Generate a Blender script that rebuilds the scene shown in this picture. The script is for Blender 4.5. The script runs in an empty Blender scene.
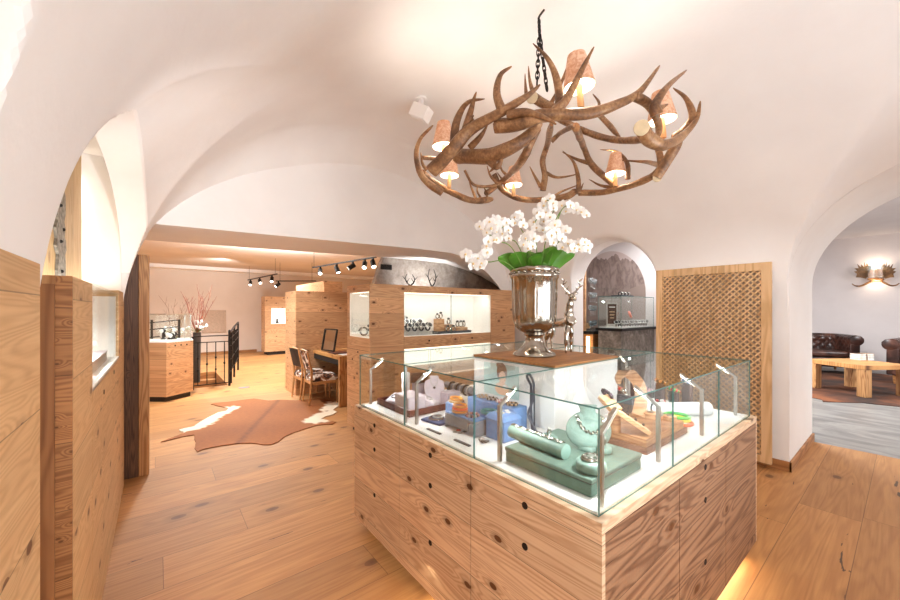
import bpy, bmesh, math, random
from mathutils import Vector, Matrix, noise as mnoise
random.seed(7)
PI = math.pi
COL = bpy.context.scene.collection
# ------------------------------------------------------------------ camera calibration (metres, eye height 1.65)
FPX, CXP, CYP, EYE = 366.0, 450.0, 310.0, 1.65
TH = math.atan(458.8 / 366.0)
FW = Vector((math.cos(TH), math.sin(TH), 0)); RT = Vector((math.sin(TH), -math.cos(TH), 0))
EYEP = Vector((0, 0, EYE))
def ray(x, y): return FW + RT * ((x - CXP) / FPX) + Vector((0, 0, (CYP - y) / FPX))
def at_z(x, y, z): d = ray(x, y); return EYEP + d * ((z - EYE) / d.z)
def at_x(x, y, X): d = ray(x, y); return EYEP + d * (X / d.x)
def at_y(x, y, Y): d = ray(x, y); return EYEP + d * (Y / d.y)
def at_d(x, y, D): return EYEP + ray(x, y) * D
# ------------------------------------------------------------------ material helpers
def lin(h):
    h = h.lstrip('#')
    o = []
    for i in (0, 2, 4):
        c = int(h[i:i+2], 16) / 255
        o.append(c / 12.92 if c <= .04045 else ((c + .055) / 1.055) ** 2.4)
    return (o[0], o[1], o[2], 1)
class NT:
    def __init__(s, name):
        s.m = bpy.data.materials.new(name); s.m.use_nodes = True
        s.t = s.m.node_tree; s.n = s.t.nodes; s.n.clear()
        s.out = s.n.new('ShaderNodeOutputMaterial')
    def node(s, typ, **kw):
        n = s.n.new(typ)
        for k, v in kw.items():
            if k == 'inp':
                for kk, vv in v.items(): s.set(n.inputs[kk], vv)
            else: setattr(n, k, v)
        return n
    def set(s, sock, v):
        if isinstance(v, bpy.types.NodeSocket): s.t.links.new(v, sock)
        else: sock.default_value = v
    def math(s, op, a, b=None, c=None):
        n = s.n.new('ShaderNodeMath'); n.operation = op
        for i, v in enumerate((a, b, c)):
            if v is not None: s.set(n.inputs[i], v)
        return n.outputs[0]
    def comb(s, x, y, z):
        n = s.n.new('ShaderNodeCombineXYZ')
        for i, v in enumerate((x, y, z)): s.set(n.inputs[i], v)
        return n.outputs[0]
    def noise(s, vec, scale, detail=4, dist=0, rough=.5):
        n = s.n.new('ShaderNodeTexNoise')
        s.set(n.inputs['Vector'], vec)
        n.inputs['Scale'].default_value = scale; n.inputs['Detail'].default_value = detail
        n.inputs['Distortion'].default_value = dist; n.inputs['Roughness'].default_value = rough
        return n.outputs['Fac']
    def ramp(s, fac, stops):
        n = s.n.new('ShaderNodeValToRGB'); e = n.color_ramp.elements
        while len(e) < len(stops): e.new(.5)
        for i, (p, c) in enumerate(stops):
            e[i].position = p; e[i].color = lin(c) if isinstance(c, str) else c
        s.set(n.inputs[0], fac); return n.outputs[0]
    def mix(s, fac, a, b, mode='MIX'):
        n = s.n.new('ShaderNodeMix'); n.data_type = 'RGBA'; n.blend_type = mode
        s.set(n.inputs[0], fac)
        for i, v in ((6, a), (7, b)): s.set(n.inputs[i], lin(v) if isinstance(v, str) else v)
        return n.outputs[2]
    def pos(s):
        n = s.n.new('ShaderNodeTexCoord'); sp = s.n.new('ShaderNodeSeparateXYZ')
        s.t.links.new(n.outputs['Object'], sp.inputs[0])
        return n.outputs['Object'], sp.outputs[0], sp.outputs[1], sp.outputs[2]
    def bump(s, h, strength=.2, dist=.01):
        n = s.n.new('ShaderNodeBump'); n.inputs['Strength'].default_value = strength
        n.inputs['Distance'].default_value = dist; s.set(n.inputs['Height'], h); return n.outputs[0]
    def bsdf(s, color, rough=.5, metal=0., normal=None, emis=None, estr=0., spec=.5, coat=0, sub=0, trans=0):
        b = s.n.new('ShaderNodeBsdfPrincipled')
        s.set(b.inputs['Base Color'], lin(color) if isinstance(color, str) else color)
        s.set(b.inputs['Roughness'], rough); b.inputs['Metallic'].default_value = metal
        b.inputs['Specular IOR Level'].default_value = spec; b.inputs['Coat Weight'].default_value = coat
        b.inputs['Transmission Weight'].default_value = trans
        if normal is not None: s.set(b.inputs['Normal'], normal)
        if estr:
            s.set(b.inputs['Emission Color'], lin(emis) if isinstance(emis, str) else emis)
            b.inputs['Emission Strength'].default_value = estr
        s.t.links.new(b.outputs[0], s.out.inputs[0]); return s.m
def simple(name, color, rough=.5, metal=0., var=.06, scale=18, bump=.0, bscale=60, emis=None, estr=0, spec=.5, coat=0):
    N = NT(name); P, x, y, z = N.pos()
    n = N.noise(P, scale, 3)
    c = lin(color)
    lo = tuple(max(0, v * (1 - 2 * var)) for v in c[:3]) + (1,); hi = tuple(min(1, v * (1 + 2 * var)) for v in c[:3]) + (1,)
    colr = N.ramp(n, [(.3, lo), (.7, hi)])
    nm = N.bump(N.noise(P, bscale, 3), bump, .004) if bump else None
    return N.bsdf(colr, rough, metal, nm, emis, estr, spec, coat)
def wood(name, mode, pw, light, dark, knot='#6b4326', length=0, rings=26, ringamt=.45, fine=.35, kscale=1.5, kamt=.8, vary=.18, rough=.5, seam=.0016, crack=0, seed=0.):
    """plank wood: mode h = planks lie horizontal on upright faces, v = boards stand upright, x / y = laid flat along that axis"""
    N = NT(name); P, x, y, z = N.pos()
    s = N.math('ADD', x, y)
    u, w = {'h': (s, z), 'v': (z, s), 'x': (x, y), 'y': (y, x)}[mode]
    w0 = N.math('ADD', N.math('DIVIDE', w, pw), 100.37 + seed)
    pi = N.math('FLOOR', w0); fr = N.math('SUBTRACT', w0, pi)
    wn = N.node('ShaderNodeTexWhiteNoise', noise_dimensions='1D', inp={'W': pi}); r1 = wn.outputs[0]
    edge = N.math('MULTIPLY', N.math('MINIMUM', fr, N.math('SUBTRACT', 1.0, fr)), pw)
    if length:
        uu = N.math('ADD', N.math('DIVIDE', u, length), N.math('MULTIPLY', r1, 7.3))
        pj = N.math('FLOOR', uu); fj = N.math('SUBTRACT', uu, pj)
        wn2 = N.node('ShaderNodeTexWhiteNoise', noise_dimensions='2D', inp={'Vector': N.comb(pi, pj, 0)}); r1 = wn2.outputs[0]
        e2 = N.math('MULTIPLY', N.math('MINIMUM', fj, N.math('SUBTRACT', 1.0, fj)), length)
        edge = N.math('MINIMUM', edge, e2)
    off = N.math('MULTIPLY', r1, 41.0)
    vec = N.comb(N.math('ADD', N.math('MULTIPLY', u, .30), off), N.math('MULTIPLY', w, 4.2), off)
    vo = N.node('ShaderNodeTexVoronoi', voronoi_dimensions='2D', inp={'Vector': N.comb(N.math('ADD', N.math('MULTIPLY', u, .6), off), w, 0), 'Scale': kscale * 1.35})
    halo = N.math('MAXIMUM', N.math('SUBTRACT', 1.0, N.math('MULTIPLY', vo.outputs['Distance'], 4.2)), 0.0)
    big = N.math('ADD', N.noise(vec, 1.5, 2, .35), N.math('MULTIPLY', halo, .10))
    ring = N.math('POWER', N.math('ADD', N.math('MULTIPLY', N.math('SINE', N.math('MULTIPLY', big, rings * 6.5)), .5), .5), 1.6)
    fvec = N.comb(N.math('MULTIPLY', u, 3.0), N.math('MULTIPLY', w, 110.0), off)
    fn = N.noise(fvec, 1.0, 3)
    mid = N.noise(N.comb(N.math('ADD', N.math('MULTIPLY', u, 1.4), off), N.math('MULTIPLY', w, 12.0), off), 1.6, 5)
    f = N.math('ADD', N.math('MULTIPLY', ring, ringamt), N.math('MULTIPLY', fn, fine))
    f = N.math('ADD', f, N.math('MULTIPLY', mid, 1.0 - ringamt - fine))
    midc = tuple((a + b) / 2 for a, b in zip(lin(light), lin(dark)))
    col = N.ramp(f, [(.22, light), (.52, midc), (.85, dark)])
    tone = N.math('ADD', 1 - vary / 2, N.math('MULTIPLY', r1, vary))
    col = N.mix(1.0, col, N.comb(tone, tone, tone), 'MULTIPLY')
    k = N.math('ADD', N.math('MULTIPLY', N.math('LESS_THAN', vo.outputs['Distance'], .045), .55), N.math('MULTIPLY', N.math('MAXIMUM', N.math('SUBTRACT', 1.0, N.math('MULTIPLY', vo.outputs['Distance'], 9.0)), 0.0), .75))
    col = N.mix(N.math('MULTIPLY', N.math('MAXIMUM', k, 0.0), kamt), col, knot)
    if crack:
        cn = N.noise(N.comb(N.math('MULTIPLY', u, 1.3), N.math('MULTIPLY', w, 9.0), off), 1.4, 6, 1.5)
        ck = N.math('GREATER_THAN', cn, .70)
        col = N.mix(N.math('MULTIPLY', ck, crack), col, '#2c2019')
    sm = N.math('LESS_THAN', edge, seam)
    col = N.mix(N.math('MULTIPLY', sm, .55), col, '#3a2414')
    nm = N.bump(N.math('ADD', fn, N.math('MULTIPLY', ring, .4)), .15, .004)
    return N.bsdf(col, rough, 0, nm)
M = {}
WL, WD = '#d9ae7c', '#a8713f'
M['larch'] = wood('larch_planks', 'h', .235, '#efd4b3', '#c09672', rings=22, ringamt=.3, fine=.3, kscale=2.5, kamt=.95)
M['larch_side_shaded'] = wood('brown_shaded_larch_planks', 'h', .235, '#a98263', '#6c4833', rings=16, ringamt=.42, fine=.25, kscale=2.0, kamt=.9, seed=6)  # browner larch for the right face, its shade darkened into the colours
M['larch_light'] = wood('pale_larch_planks', 'h', .3, '#dcb98c', '#b58a5c', rings=24, kscale=2.2, kamt=.9, seed=3, ringamt=.22, fine=.3)
M['larch_back'] = wood('honey_larch_planks', 'h', .21, '#dfb68b', '#b08059', kscale=2.6, kamt=.95, seed=5, ringamt=.3, fine=.3)
M['larch_up'] = wood('upright_larch', 'v', .16, '#cfa06c', '#a06b3e', rings=14, seed=9)
M['old_up'] = wood('weathered_upright_wood', 'v', .3, '#7a563c', '#3a2417', rings=30, kamt=.9, kscale=5, seed=2)
M['warm_up'] = wood('reddish_upright_board', 'v', .4, '#ad7a4d', '#8a5a34', rings=12, kamt=.1, seed=4)
M['worm'] = wood('wormeaten_wood', 'h', .25, '#bb8654', '#86552f', kscale=9, kamt=.8, seed=8)
M['oak_floor'] = wood('oak_floor_boards', 'x', .36, '#c8955d', '#9d673a', rings=10, ringamt=.16, fine=.34, length=2.9, kscale=1.1, kamt=.75, vary=.3, rough=.55, crack=.8, seam=.002)
M['oak_trim'] = wood('oak_trim', 'h', .4, '#b98452', '#8f5e35', rings=10, kamt=.1)
M['lattice'] = wood('lattice_wood', 'v', .5, '#e2bd90', '#c79d6c', rings=8, kamt=.2, seed=1)
M['table_wood'] = wood('pale_table_wood', 'x', .15, '#d39d62', '#ad7742', rings=12, seed=6)
M['desk_wood'] = wood('desk_wood', 'y', .2, '#d09a5f', '#a8733f', rings=12, seed=6)
M['chair_wood'] = simple('chair_beech', '#c4925f', .45, var=.08)
M['plate_wood'] = wood('plate_board', 'x', .25, '#a8743f', '#80532b', rings=16, seed=2, kamt=.3)
M['drift'] = wood('driftwood', 'h', .4, '#d9ae85', '#b27c52', rings=26, kamt=.3)
M['block_wood'] = wood('block_wood', 'h', .4, '#bf8d62', '#8f5f3e', rings=20, kamt=.2)
M['stump_board'] = wood('rustic_board', 'v', .5, '#d9bd8e', '#bd9562', rings=20, kamt=.5)
def plaster(name, c1, c2):
    N = NT(name); P, x, y, z = N.pos()
    n = N.noise(P, 1.6, 5); col = N.ramp(n, [(.3, c1), (.7, c2)])
    h = N.math('ADD', N.noise(P, 5, 4), N.math('MULTIPLY', N.noise(P, 45, 3), .12))
    return N.bsdf(col, .85, 0, N.bump(h, .25, .02), spec=.2)
M['plaster'] = plaster('white_lime_plaster', '#f1eeec', '#f7f5f3')
M['plaster_warm'] = plaster('beige_plaster', '#dccfc3', '#e2d6cb')
M['plaster_lounge'] = plaster('lounge_plaster', '#dcd4d2', '#e2dbd9')
def stone(name, cs, scale, bmp=.5):
    N = NT(name); P, x, y, z = N.pos()
    a = N.noise(P, scale, 8, .6, .65); b = N.noise(P, scale * 4.2, 6, 0, .7)
    f = N.math('ADD', N.math('MULTIPLY', a, .6), N.math('MULTIPLY', b, .4))
    col = N.ramp(f, [(.36, cs[0]), (.5, cs[1]), (.64, cs[2])])
    return N.bsdf(col, .6, 0, N.bump(f, bmp, .03))
M['stone'] = stone('grey_stone', ('#857b72', '#a69c93', '#c0b8ae'), 3.2)
M['stone_dark'] = stone('dark_veined_stone', ('#625b55', '#8a827a', '#b7afa6'), 5.5, .3)
def lounge_floor():
    N = NT('grey_slate_floor'); P, x, y, z = N.pos()
    v = N.comb(N.math('MULTIPLY', x, 2.2), N.math('MULTIPLY', y, .7), 0)
    f = N.noise(v, 1.6, 7, 1.1, .6)
    col = N.ramp(f, [(.35, '#6f6d6a'), (.5, '#827f7c'), (.62, '#989590'), (.72, '#777572')])
    return N.bsdf(col, .4, 0, N.bump(f, .1, .01))
M['slate'] = lounge_floor()
def glass(name, tint, refl=.5):
    N = NT(name)
    tr = N.node('ShaderNodeBsdfTransparent', inp={'Color': lin(tint)})
    gl = N.node('ShaderNodeBsdfGlossy', inp={'Color': (1, 1, 1, 1), 'Roughness': .01})
    fr = N.node('ShaderNodeFresnel', inp={'IOR': 1.45})
    mx = N.node('ShaderNodeMixShader', inp={0: N.math('MULTIPLY', fr.outputs[0], refl), 1: tr.outputs[0], 2: gl.outputs[0]})
    N.t.links.new(mx.outputs[0], N.out.inputs[0]); return N.m
M['glass'] = glass('clear_glass', '#fafcfb', .28)
def glass_edge():
    N = NT('green_glass_edge')
    tr = N.node('ShaderNodeBsdfTransparent', inp={'Color': lin('#7fa59b')})
    b = N.node('ShaderNodeBsdfPrincipled'); b.inputs['Base Color'].default_value = lin('#6c918a'); b.inputs['Roughness'].default_value = .1
    mx = N.node('ShaderNodeMixShader', inp={0: .6, 1: tr.outputs[0], 2: b.outputs[0]})
    N.t.links.new(mx.outputs[0], N.out.inputs[0]); return N.m
M['gedge'] = glass_edge()
def antlermat(name, c1, c2, c3):
    N = NT(name); P, x, y, z = N.pos()
    a = N.noise(P, 9, 4, .5); b = N.noise(P, 70, 3)
    f = N.math('ADD', N.math('MULTIPLY', a, .65), N.math('MULTIPLY', b, .35))
    col = N.ramp(f, [(.35, c1), (.5, c2), (.68, c3)])
    return N.bsdf(col, .45, 0, N.bump(b, .35, .006))
M['antler'] = antlermat('brown_antler', '#5f4029', '#8d6542', '#bd946a')
M['antler_tip'] = simple('bone_cut', '#dcc9a6', .6)
M['moose'] = antlermat('moose_antler', '#4f341d', '#785330', '#9f784b')
M['white'] = simple('white_lacquer', '#f1efec', .35, var=.015)
M['niche_white_glow'] = simple('niche_white_glow', '#f4f0ea', .5, var=.01, emis='#fff2e2', estr=.06)  # lining emits a faint glow of its own, added to the white
M['deck_white'] = simple('white_deck', '#f0ede9', .28, var=.015)
M['led'] = simple('led_strip', '#fff3e0', .5, emis='#fff0dc', estr=1.8, var=0)
M['led_warm'] = simple('warm_led_strip', '#ffe9c4', .5, emis='#ffe2b0', estr=5, var=0)
M['bulb'] = simple('lit_bulb', '#fff4e2', .5, emis='#ffe6c4', estr=9, var=0)
M['spot_glow'] = simple('spot_lens', '#ffffff', .4, emis='#fff4e6', estr=9, var=0)
M['silver'] = simple('polished_silver', '#b9b1a6', .14, 1.0, var=.05, scale=9, bump=.1, bscale=14)
M['hammered'] = simple('hammered_silver', '#aaa297', .16, 1.0, var=.05, scale=14, bump=.35, bscale=30)
M['steel'] = simple('brushed_steel', '#c6c3bd', .3, 1.0, var=.04)
M['black'] = simple('black_metal', '#1c1a19', .45, .3, var=.1)
M['iron'] = simple('dark_wrought_iron', '#2b2725', .5, .6, var=.15)
M['kick'] = simple('dark_plinth', '#2d2623', .6)
M['darkhole'] = simple('dark_hole', '#2a1a10', .8)
M['leather'] = None
M['navy'] = simple('navy_denim', '#2e4a75', .85, bump=.3, bscale=300)
def velvet(name, c, rim):
    N = NT(name); P, x, y, z = N.pos()
    n = N.noise(P, 40, 4, .6)
    lw = N.node('ShaderNodeLayerWeight', inp={0: .35})
    col = N.mix(N.math('MULTIPLY', lw.outputs['Facing'], .6), N.mix(n, c, rim), rim)
    return N.bsdf(col, .9, 0, N.bump(n, .25, .004))
M['blue_velvet'] = velvet('blue_velvet', '#42699d', '#7ea0cb')
M['green_velvet'] = velvet('sage_velvet', '#6b8176', '#93a69c')
M['mint'] = simple('mint_leatherette', '#80998d', .5, bump=.3, bscale=120)
M['sage'] = simple('sage_leatherette', '#6a7f72', .5, bump=.15, bscale=150)
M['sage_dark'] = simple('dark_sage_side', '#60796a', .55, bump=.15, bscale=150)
M['lilac'] = velvet('lilac_velvet', '#c9bcc4', '#e9e0e4')
M['lilac_grey'] = velvet('grey_lilac_velvet', '#a99ca6', '#cfc4cc')
M['wine'] = simple('wine_red_lacquer', '#5b2622', .3, var=.1)
M['grey_felt'] = simple('grey_felt', '#83858c', .8, bump=.3, bscale=200)
M['dark_tray'] = simple('dark_grey_tray', '#3f4148', .5)
M['grey_tray'] = simple('light_grey_tray', '#b7b1aa', .6)
M['brown_tray'] = simple('dark_brown_leather', '#4c2f22', .5)
M['cord'] = simple('grey_blue_leather_cord', '#3c3f4b', .5)
for nm, c in (('red', '#d8402f'), ('orange', '#e8673a'), ('green', '#3fb04a'), ('yellow', '#d9d65a'), ('blue', '#2e6fb4'), ('lime', '#5bb25a'),
              ('amber', '#d08a3c'), ('tan', '#c9a883'), ('black', '#26221f'), ('rose', '#c98a8a'), ('teal', '#3f8f92'), ('white', '#efece6'), ('plum', '#5d4550')):
    M['j_' + nm] = simple('enamel_' + nm, c, .3)
M['leaf'] = simple('orchid_leaf', '#5c9130', .35, var=.15, scale=7)
M['stem'] = simple('green_stem', '#6e8f3c', .5)
M['petal'] = simple('white_petal', '#f8f6f3', .6, var=.03, scale=60)
M['lip'] = simple('orange_lip', '#ecd09a', .5)
M['planter'] = simple('dark_planter', '#4a4644', .5)
M['twig'] = simple('red_twig', '#a4614f', .6)
M['twig_pale'] = simple('pale_twig', '#a58a76', .6)
M['shade'] = None
M['candle'] = simple('candle_sleeve', '#d9a877', .5)
M['panelgrey'] = simple('painted_panel', '#c0ab98', .6)
M['mirror'] = simple('mirror_glass', '#d9d2c6', .06, 1.0, var=0)
def shade_mat():
    N = NT('parchment_shade'); P, x, y, z = N.pos()
    n = N.noise(P, 38, 4, 1.5)
    col = N.ramp(n, [(.4, '#dbb798'), (.52, '#e6c9af'), (.6, '#efd9c4')])
    b = N.node('ShaderNodeBsdfPrincipled', inp={'Base Color': col, 'Roughness': .7})
    t = N.node('ShaderNodeBsdfTranslucent', inp={'Color': col})
    mx = N.node('ShaderNodeMixShader', inp={0: .35, 1: b.outputs[0], 2: t.outputs[0]})
    N.t.links.new(mx.outputs[0], N.out.inputs[0]); return N.m
M['shade'] = shade_mat()
M['shade_in'] = simple('shade_lining', '#f4ead9', .7, emis='#ffeedd', estr=1.3, var=.01)
def sofa_mat():
    N = NT('brown_chesterfield_leather'); P, x, y, z = N.pos()
    n = N.noise(P, 5, 4, .8)
    col = N.ramp(n, [(.35, '#2a1a16'), (.55, '#4a2e26'), (.72, '#6e483a')])
    return N.bsdf(col, .3, 0, N.bump(N.noise(P, 90, 3), .12, .003))
M['leather'] = sofa_mat()
def cow(name, c1, c2, c3, scale):
    N = NT(name); P, x, y, z = N.pos()
    n = N.noise(P, scale, 3, .7); n2 = N.noise(P, scale * .8, 2)
    col = N.ramp(n, [(.44, c1), (.46, c3), (.53, c3), (.55, c2)])
    return N.bsdf(col, .7, 0, N.bump(N.noise(P, 200, 2), .2, .003))
M['cow'] = cow('cowhide_patches', '#ece3d8', '#2c1d16', '#8c5836', 9)
M['cow_brown'] = cow('dark_cowhide', '#3a2921', '#2b1f19', '#33241d', 8)
def vcol(name, rough=.75):
    N = NT(name); P, x, y, z = N.pos()
    a = N.node('ShaderNodeVertexColor', layer_name='tint')
    n = N.noise(N.comb(N.math('MULTIPLY', x, 8), N.math('MULTIPLY', y, 30), 0), 2.2, 3)
    col = N.mix(.35, a.outputs[0], N.ramp(n, [(.3, '#5e3313'), (.7, '#e8c9a6')]), 'SOFT_LIGHT')
    return N.bsdf(col, rough, 0, N.bump(n, .2, .003))
M['hide'] = vcol('cowhide_rug_hair')
def mural_mat():
    N = NT('mountain_mural'); P, x, y, z = N.pos()
    h = N.noise(N.comb(0, N.math('MULTIPLY', y, 2.0), 0), 1.5, 5, 0, .5)
    ridge = N.math('ADD', N.math('ADD', 1.28, N.math('MULTIPLY', y, .25)), N.math('MULTIPLY', h, 1.0))
    sky = N.math('GREATER_THAN', z, ridge)
    tex = N.noise(N.comb(0, N.math('MULTIPLY', y, 5), N.math('MULTIPLY', z, 2.2)), 2.2, 7, .8, .6)
    rock = N.ramp(tex, [(.35, '#7d6a64'), (.6, '#a28e86')])
    fore = N.math('LESS_THAN', N.math('ADD', z, N.math('MULTIPLY', y, .34)), 3.17)
    rock = N.mix(fore, rock, '#9c8980')
    col = N.mix(sky, rock, '#c9b7b1')
    return N.bsdf(col, .6)
M['mural'] = mural_mat()
def marble(name, seed):
    pass
# ------------------------------------------------------------------ mesh helpers
class MB:
    def __init__(s): s.v = []; s.f = []; s.mi = []
    def add(s, vs, fs, mi=0):
        b = len(s.v); s.v += [Vector(v) for v in vs]
        for f in fs: s.f.append(tuple(b + i for i in f)); s.mi.append(mi)
        return s
    def box(s, lo, hi, mi=0, m=None):
        x0, y0, z0 = lo; x1, y1, z1 = hi
        vs = [Vector(p) for p in ((x0,y0,z0),(x1,y0,z0),(x1,y1,z0),(x0,y1,z0),(x0,y0,z1),(x1,y0,z1),(x1,y1,z1),(x0,y1,z1))]
        if m is not None: vs = [m @ v for v in vs]
        return s.add(vs, [(0,3,2,1),(4,5,6,7),(0,1,5,4),(1,2,6,5),(2,3,7,6),(3,0,4,7)], mi)
    def bbox(s, c, size, rot=None, mi=0):
        m = Matrix.Translation(c) @ (rot.to_4x4() if rot is not None else Matrix())
        h = [d / 2 for d in size]
        return s.box((-h[0],-h[1],-h[2]), h, mi, m)
    def bar(s, a, b, w, t, up=(0,0,1), mi=0):
        a, b = Vector(a), Vector(b); d = (b - a); L = d.length
        if L < 1e-6: return s
        d.normalize(); up = Vector(up); sx = d.cross(up)
        if sx.length < 1e-4: sx = d.cross(Vector((1,0,0)))
        sx.normalize(); sy = sx.cross(d)
        R = Matrix((sx, d, sy)).transposed()
        return s.bbox((a + b) / 2, (w, L, t), R, mi)
    def prism(s, poly, z0, z1, mi=0):
        n = len(poly)
        vs = [(p[0], p[1], z0) for p in poly] + [(p[0], p[1], z1) for p in poly]
        fs = [tuple(range(n - 1, -1, -1)), tuple(range(n, 2 * n))] + [(i, (i + 1) % n, n + (i + 1) % n, n + i) for i in range(n)]
        return s.add(vs, fs, mi)
    def tube(s, pts, rad, seg=8, mi=0, caps=True, bumpy=0):
        pts = [Vector(p) for p in pts]; n = len(pts)
        if not isinstance(rad, (list, tuple)): rad = [rad] * n
        t0 = (pts[1] - pts[0]).normalized()
        nrm = t0.orthogonal().normalized(); vs = []; fs = []
        for i, p in enumerate(pts):
            t = (pts[min(i + 1, n - 1)] - pts[max(i - 1, 0)])
            t = t.normalized() if t.length > 1e-9 else t0
            nrm = (nrm - t * nrm.dot(t))
            nrm = nrm.normalized() if nrm.length > 1e-6 else t.orthogonal().normalized()
            bn = t.cross(nrm)
            for k in range(seg):
                a = 2 * PI * k / seg
                r = rad[i]
                if bumpy: r *= 1 + bumpy * mnoise.noise(p * 9 + Vector((math.cos(a), math.sin(a), 0)) * 1.3)
                vs.append(p + (nrm * math.cos(a) + bn * math.sin(a)) * r)
        for i in range(n - 1):
            for k in range(seg):
                fs.append((i*seg+k, i*seg+(k+1) % seg, (i+1)*seg+(k+1) % seg, (i+1)*seg+k))
        if caps: fs += [tuple(range(seg - 1, -1, -1)), tuple(range((n-1)*seg, n*seg))]
        return s.add(vs, fs, mi)
    def lathe(s, prof, c=(0,0,0), seg=32, mi=0, m=None, sy=1.0, caps=True):
        vs = []; fs = []; n = len(prof)
        for r, z in prof:
            for k in range(seg):
                a = 2 * PI * k / seg
                v = Vector((r * math.cos(a), r * math.sin(a) * sy, z))
                vs.append((m @ v if m is not None else v) + Vector(c))
        for i in range(n - 1):
            for k in range(seg):
                fs.append((i*seg+k, i*seg+(k+1) % seg, (i+1)*seg+(k+1) % seg, (i+1)*seg+k))
        if caps and prof[0][0] > 1e-6: fs.append(tuple(range(seg - 1, -1, -1)))
        if caps and prof[-1][0] > 1e-6: fs.append(tuple(range((n-1)*seg, n*seg)))
        return s.add(vs, fs, mi)
    def torus(s, c, R, r, m=None, seg=24, ts=8, mi=0):
        vs = []; fs = []
        for i in range(seg):
            a = 2 * PI * i / seg
            for k in range(ts):
                b = 2 * PI * k / ts
                v = Vector(((R + r * math.cos(b)) * math.cos(a), (R + r * math.cos(b)) * math.sin(a), r * math.sin(b)))
                vs.append((m @ v if m is not None else v) + Vector(c))
        for i in range(seg):
            for k in range(ts):
                fs.append((i*ts+k, ((i+1) % seg)*ts+k, ((i+1) % seg)*ts+(k+1) % ts, i*ts+(k+1) % ts))
        return s.add(vs, fs, mi)
    def ball(s, c, r, seg=10, mi=0, sc=(1,1,1), m=None):
        prof = [(max(0, math.sin(PI * i / (seg // 2 + 1))), -math.cos(PI * i / (seg // 2 + 1))) for i in range(seg // 2 + 2)]
        mm = Matrix.Diagonal((r * sc[0], r * sc[1], r * sc[2]))
        if m is not None: mm = m @ mm
        return s.lathe(prof, c, seg, mi, mm)
    def grid(s, fn, nu, nv, mi=0):
        vs = [fn(i / nu, j / nv) for i in range(nu + 1) for j in range(nv + 1)]
        fs = [(i*(nv+1)+j, (i+1)*(nv+1)+j, (i+1)*(nv+1)+j+1, i*(nv+1)+j+1) for i in range(nu) for j in range(nv)]
        return s.add(vs, fs, mi)
    def build(s, name, mats, parent=None, smooth=False, bevel=0, bseg=2, angle=40):
        o0 = Vector((0, 0, 0))
        if parent is not None: o0 = WORLD[parent.name]
        me = bpy.data.meshes.new(name)
        me.from_pydata([tuple(v - o0) for v in s.v], [], s.f)
        if not isinstance(mats, (list, tuple)): mats = [mats]
        for m in mats: me.materials.append(M[m] if isinstance(m, str) else m)
        if len(mats) > 1: me.polygons.foreach_set('material_index', s.mi)
        bm = bmesh.new(); bm.from_mesh(me)
        bmesh.ops.remove_doubles(bm, verts=bm.verts, dist=1e-6)
        bmesh.ops.recalc_face_normals(bm, faces=bm.faces); bm.to_mesh(me); bm.free()
        if smooth:
            me.polygons.foreach_set('use_smooth', [True] * len(me.polygons))
            me.set_sharp_from_angle(angle=math.radians(angle))
        me.update()
        o = bpy.data.objects.new(name, me); COL.objects.link(o)
        if parent is not None: o.parent = parent
        WORLD[o.name] = o0
        if bevel:
            b = o.modifiers.new('edge', 'BEVEL'); b.width = bevel; b.segments = bseg; b.limit_method = 'ANGLE'; b.angle_limit = math.radians(50)
        return o
WORLD = {}
def tag(o, label=None, cat=None, group=None, kind=None):
    if label: o['label'] = label
    if cat: o['category'] = cat
    if group: o['group'] = group
    if kind: o['kind'] = kind
    return o
def thing(name, label, cat, loc=(0, 0, 0), group=None, rotz=0, local=False):
    """an Empty at the thing's base; local=True: parts are given in the thing's own coordinates"""
    o = bpy.data.objects.new(name, None); COL.objects.link(o); o.empty_display_size = .1
    o.location = loc; o.rotation_euler = (0, 0, rotz)
    WORLD[o.name] = Vector((0, 0, 0)) if local else Vector(loc)
    return tag(o, label, cat, group)
def dup(root, loc, rotz=None, label=None, group=None, scale=None):
    r = root.copy(); COL.objects.link(r); r.location = loc
    if rotz is not None: r.rotation_euler = (0, 0, rotz)
    if scale: r.scale = (scale,) * 3
    if label: r['label'] = label
    if group: r['group'] = group
    for ch in list(root.children):
        c = ch.copy(); COL.objects.link(c); c.parent = r
        for g in list(ch.children):
            d = g.copy(); COL.objects.link(d); d.parent = c
    return r
def struct(name, mb, mat, smooth=False, parent=None, **kw):
    o = mb.build(name, mat, parent, smooth, **kw)
    if parent is None: o['kind'] = 'structure'
    return o
def cr(pts, n=6):
    """smooth curve through the points"""
    P = [Vector(p) for p in pts]; P = [P[0] * 2 - P[1]] + P + [P[-1] * 2 - P[-2]]
    out = []
    for i in range(1, len(P) - 2):
        a, b, c, d = P[i-1], P[i], P[i+1], P[i+2]
        for k in range(n):
            t = k / n
            out.append(.5 * ((2*b) + (c - a)*t + (2*a - 5*b + 4*c - d)*t*t + (3*b - a - 3*c + d)*t**3))
    out.append(P[-2]); return out
def lerp(a, b, t): return a + (b - a) * t
def light(name, kind, loc, energy, color=(1, .93, .84), size=.1, rot=None, sy=None, spot=None, blend=.5):
    l = bpy.data.lights.new(name, kind); l.energy = energy; l.color = color
    if kind == 'AREA':
        l.size = size
        if sy: l.shape = 'RECTANGLE'; l.size_y = sy
    else: l.shadow_soft_size = size
    if kind == 'SPOT': l.spot_size = math.radians(spot); l.spot_blend = blend
    o = bpy.data.objects.new(name, l); COL.objects.link(o); o.location = loc
    if rot is not None: o.rotation_euler = rot
    return o
def aim(o, target):
    d = Vector(target) - o.location
    o.rotation_euler = d.to_track_quat('-Z', 'Y').to_euler(); return o
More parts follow.
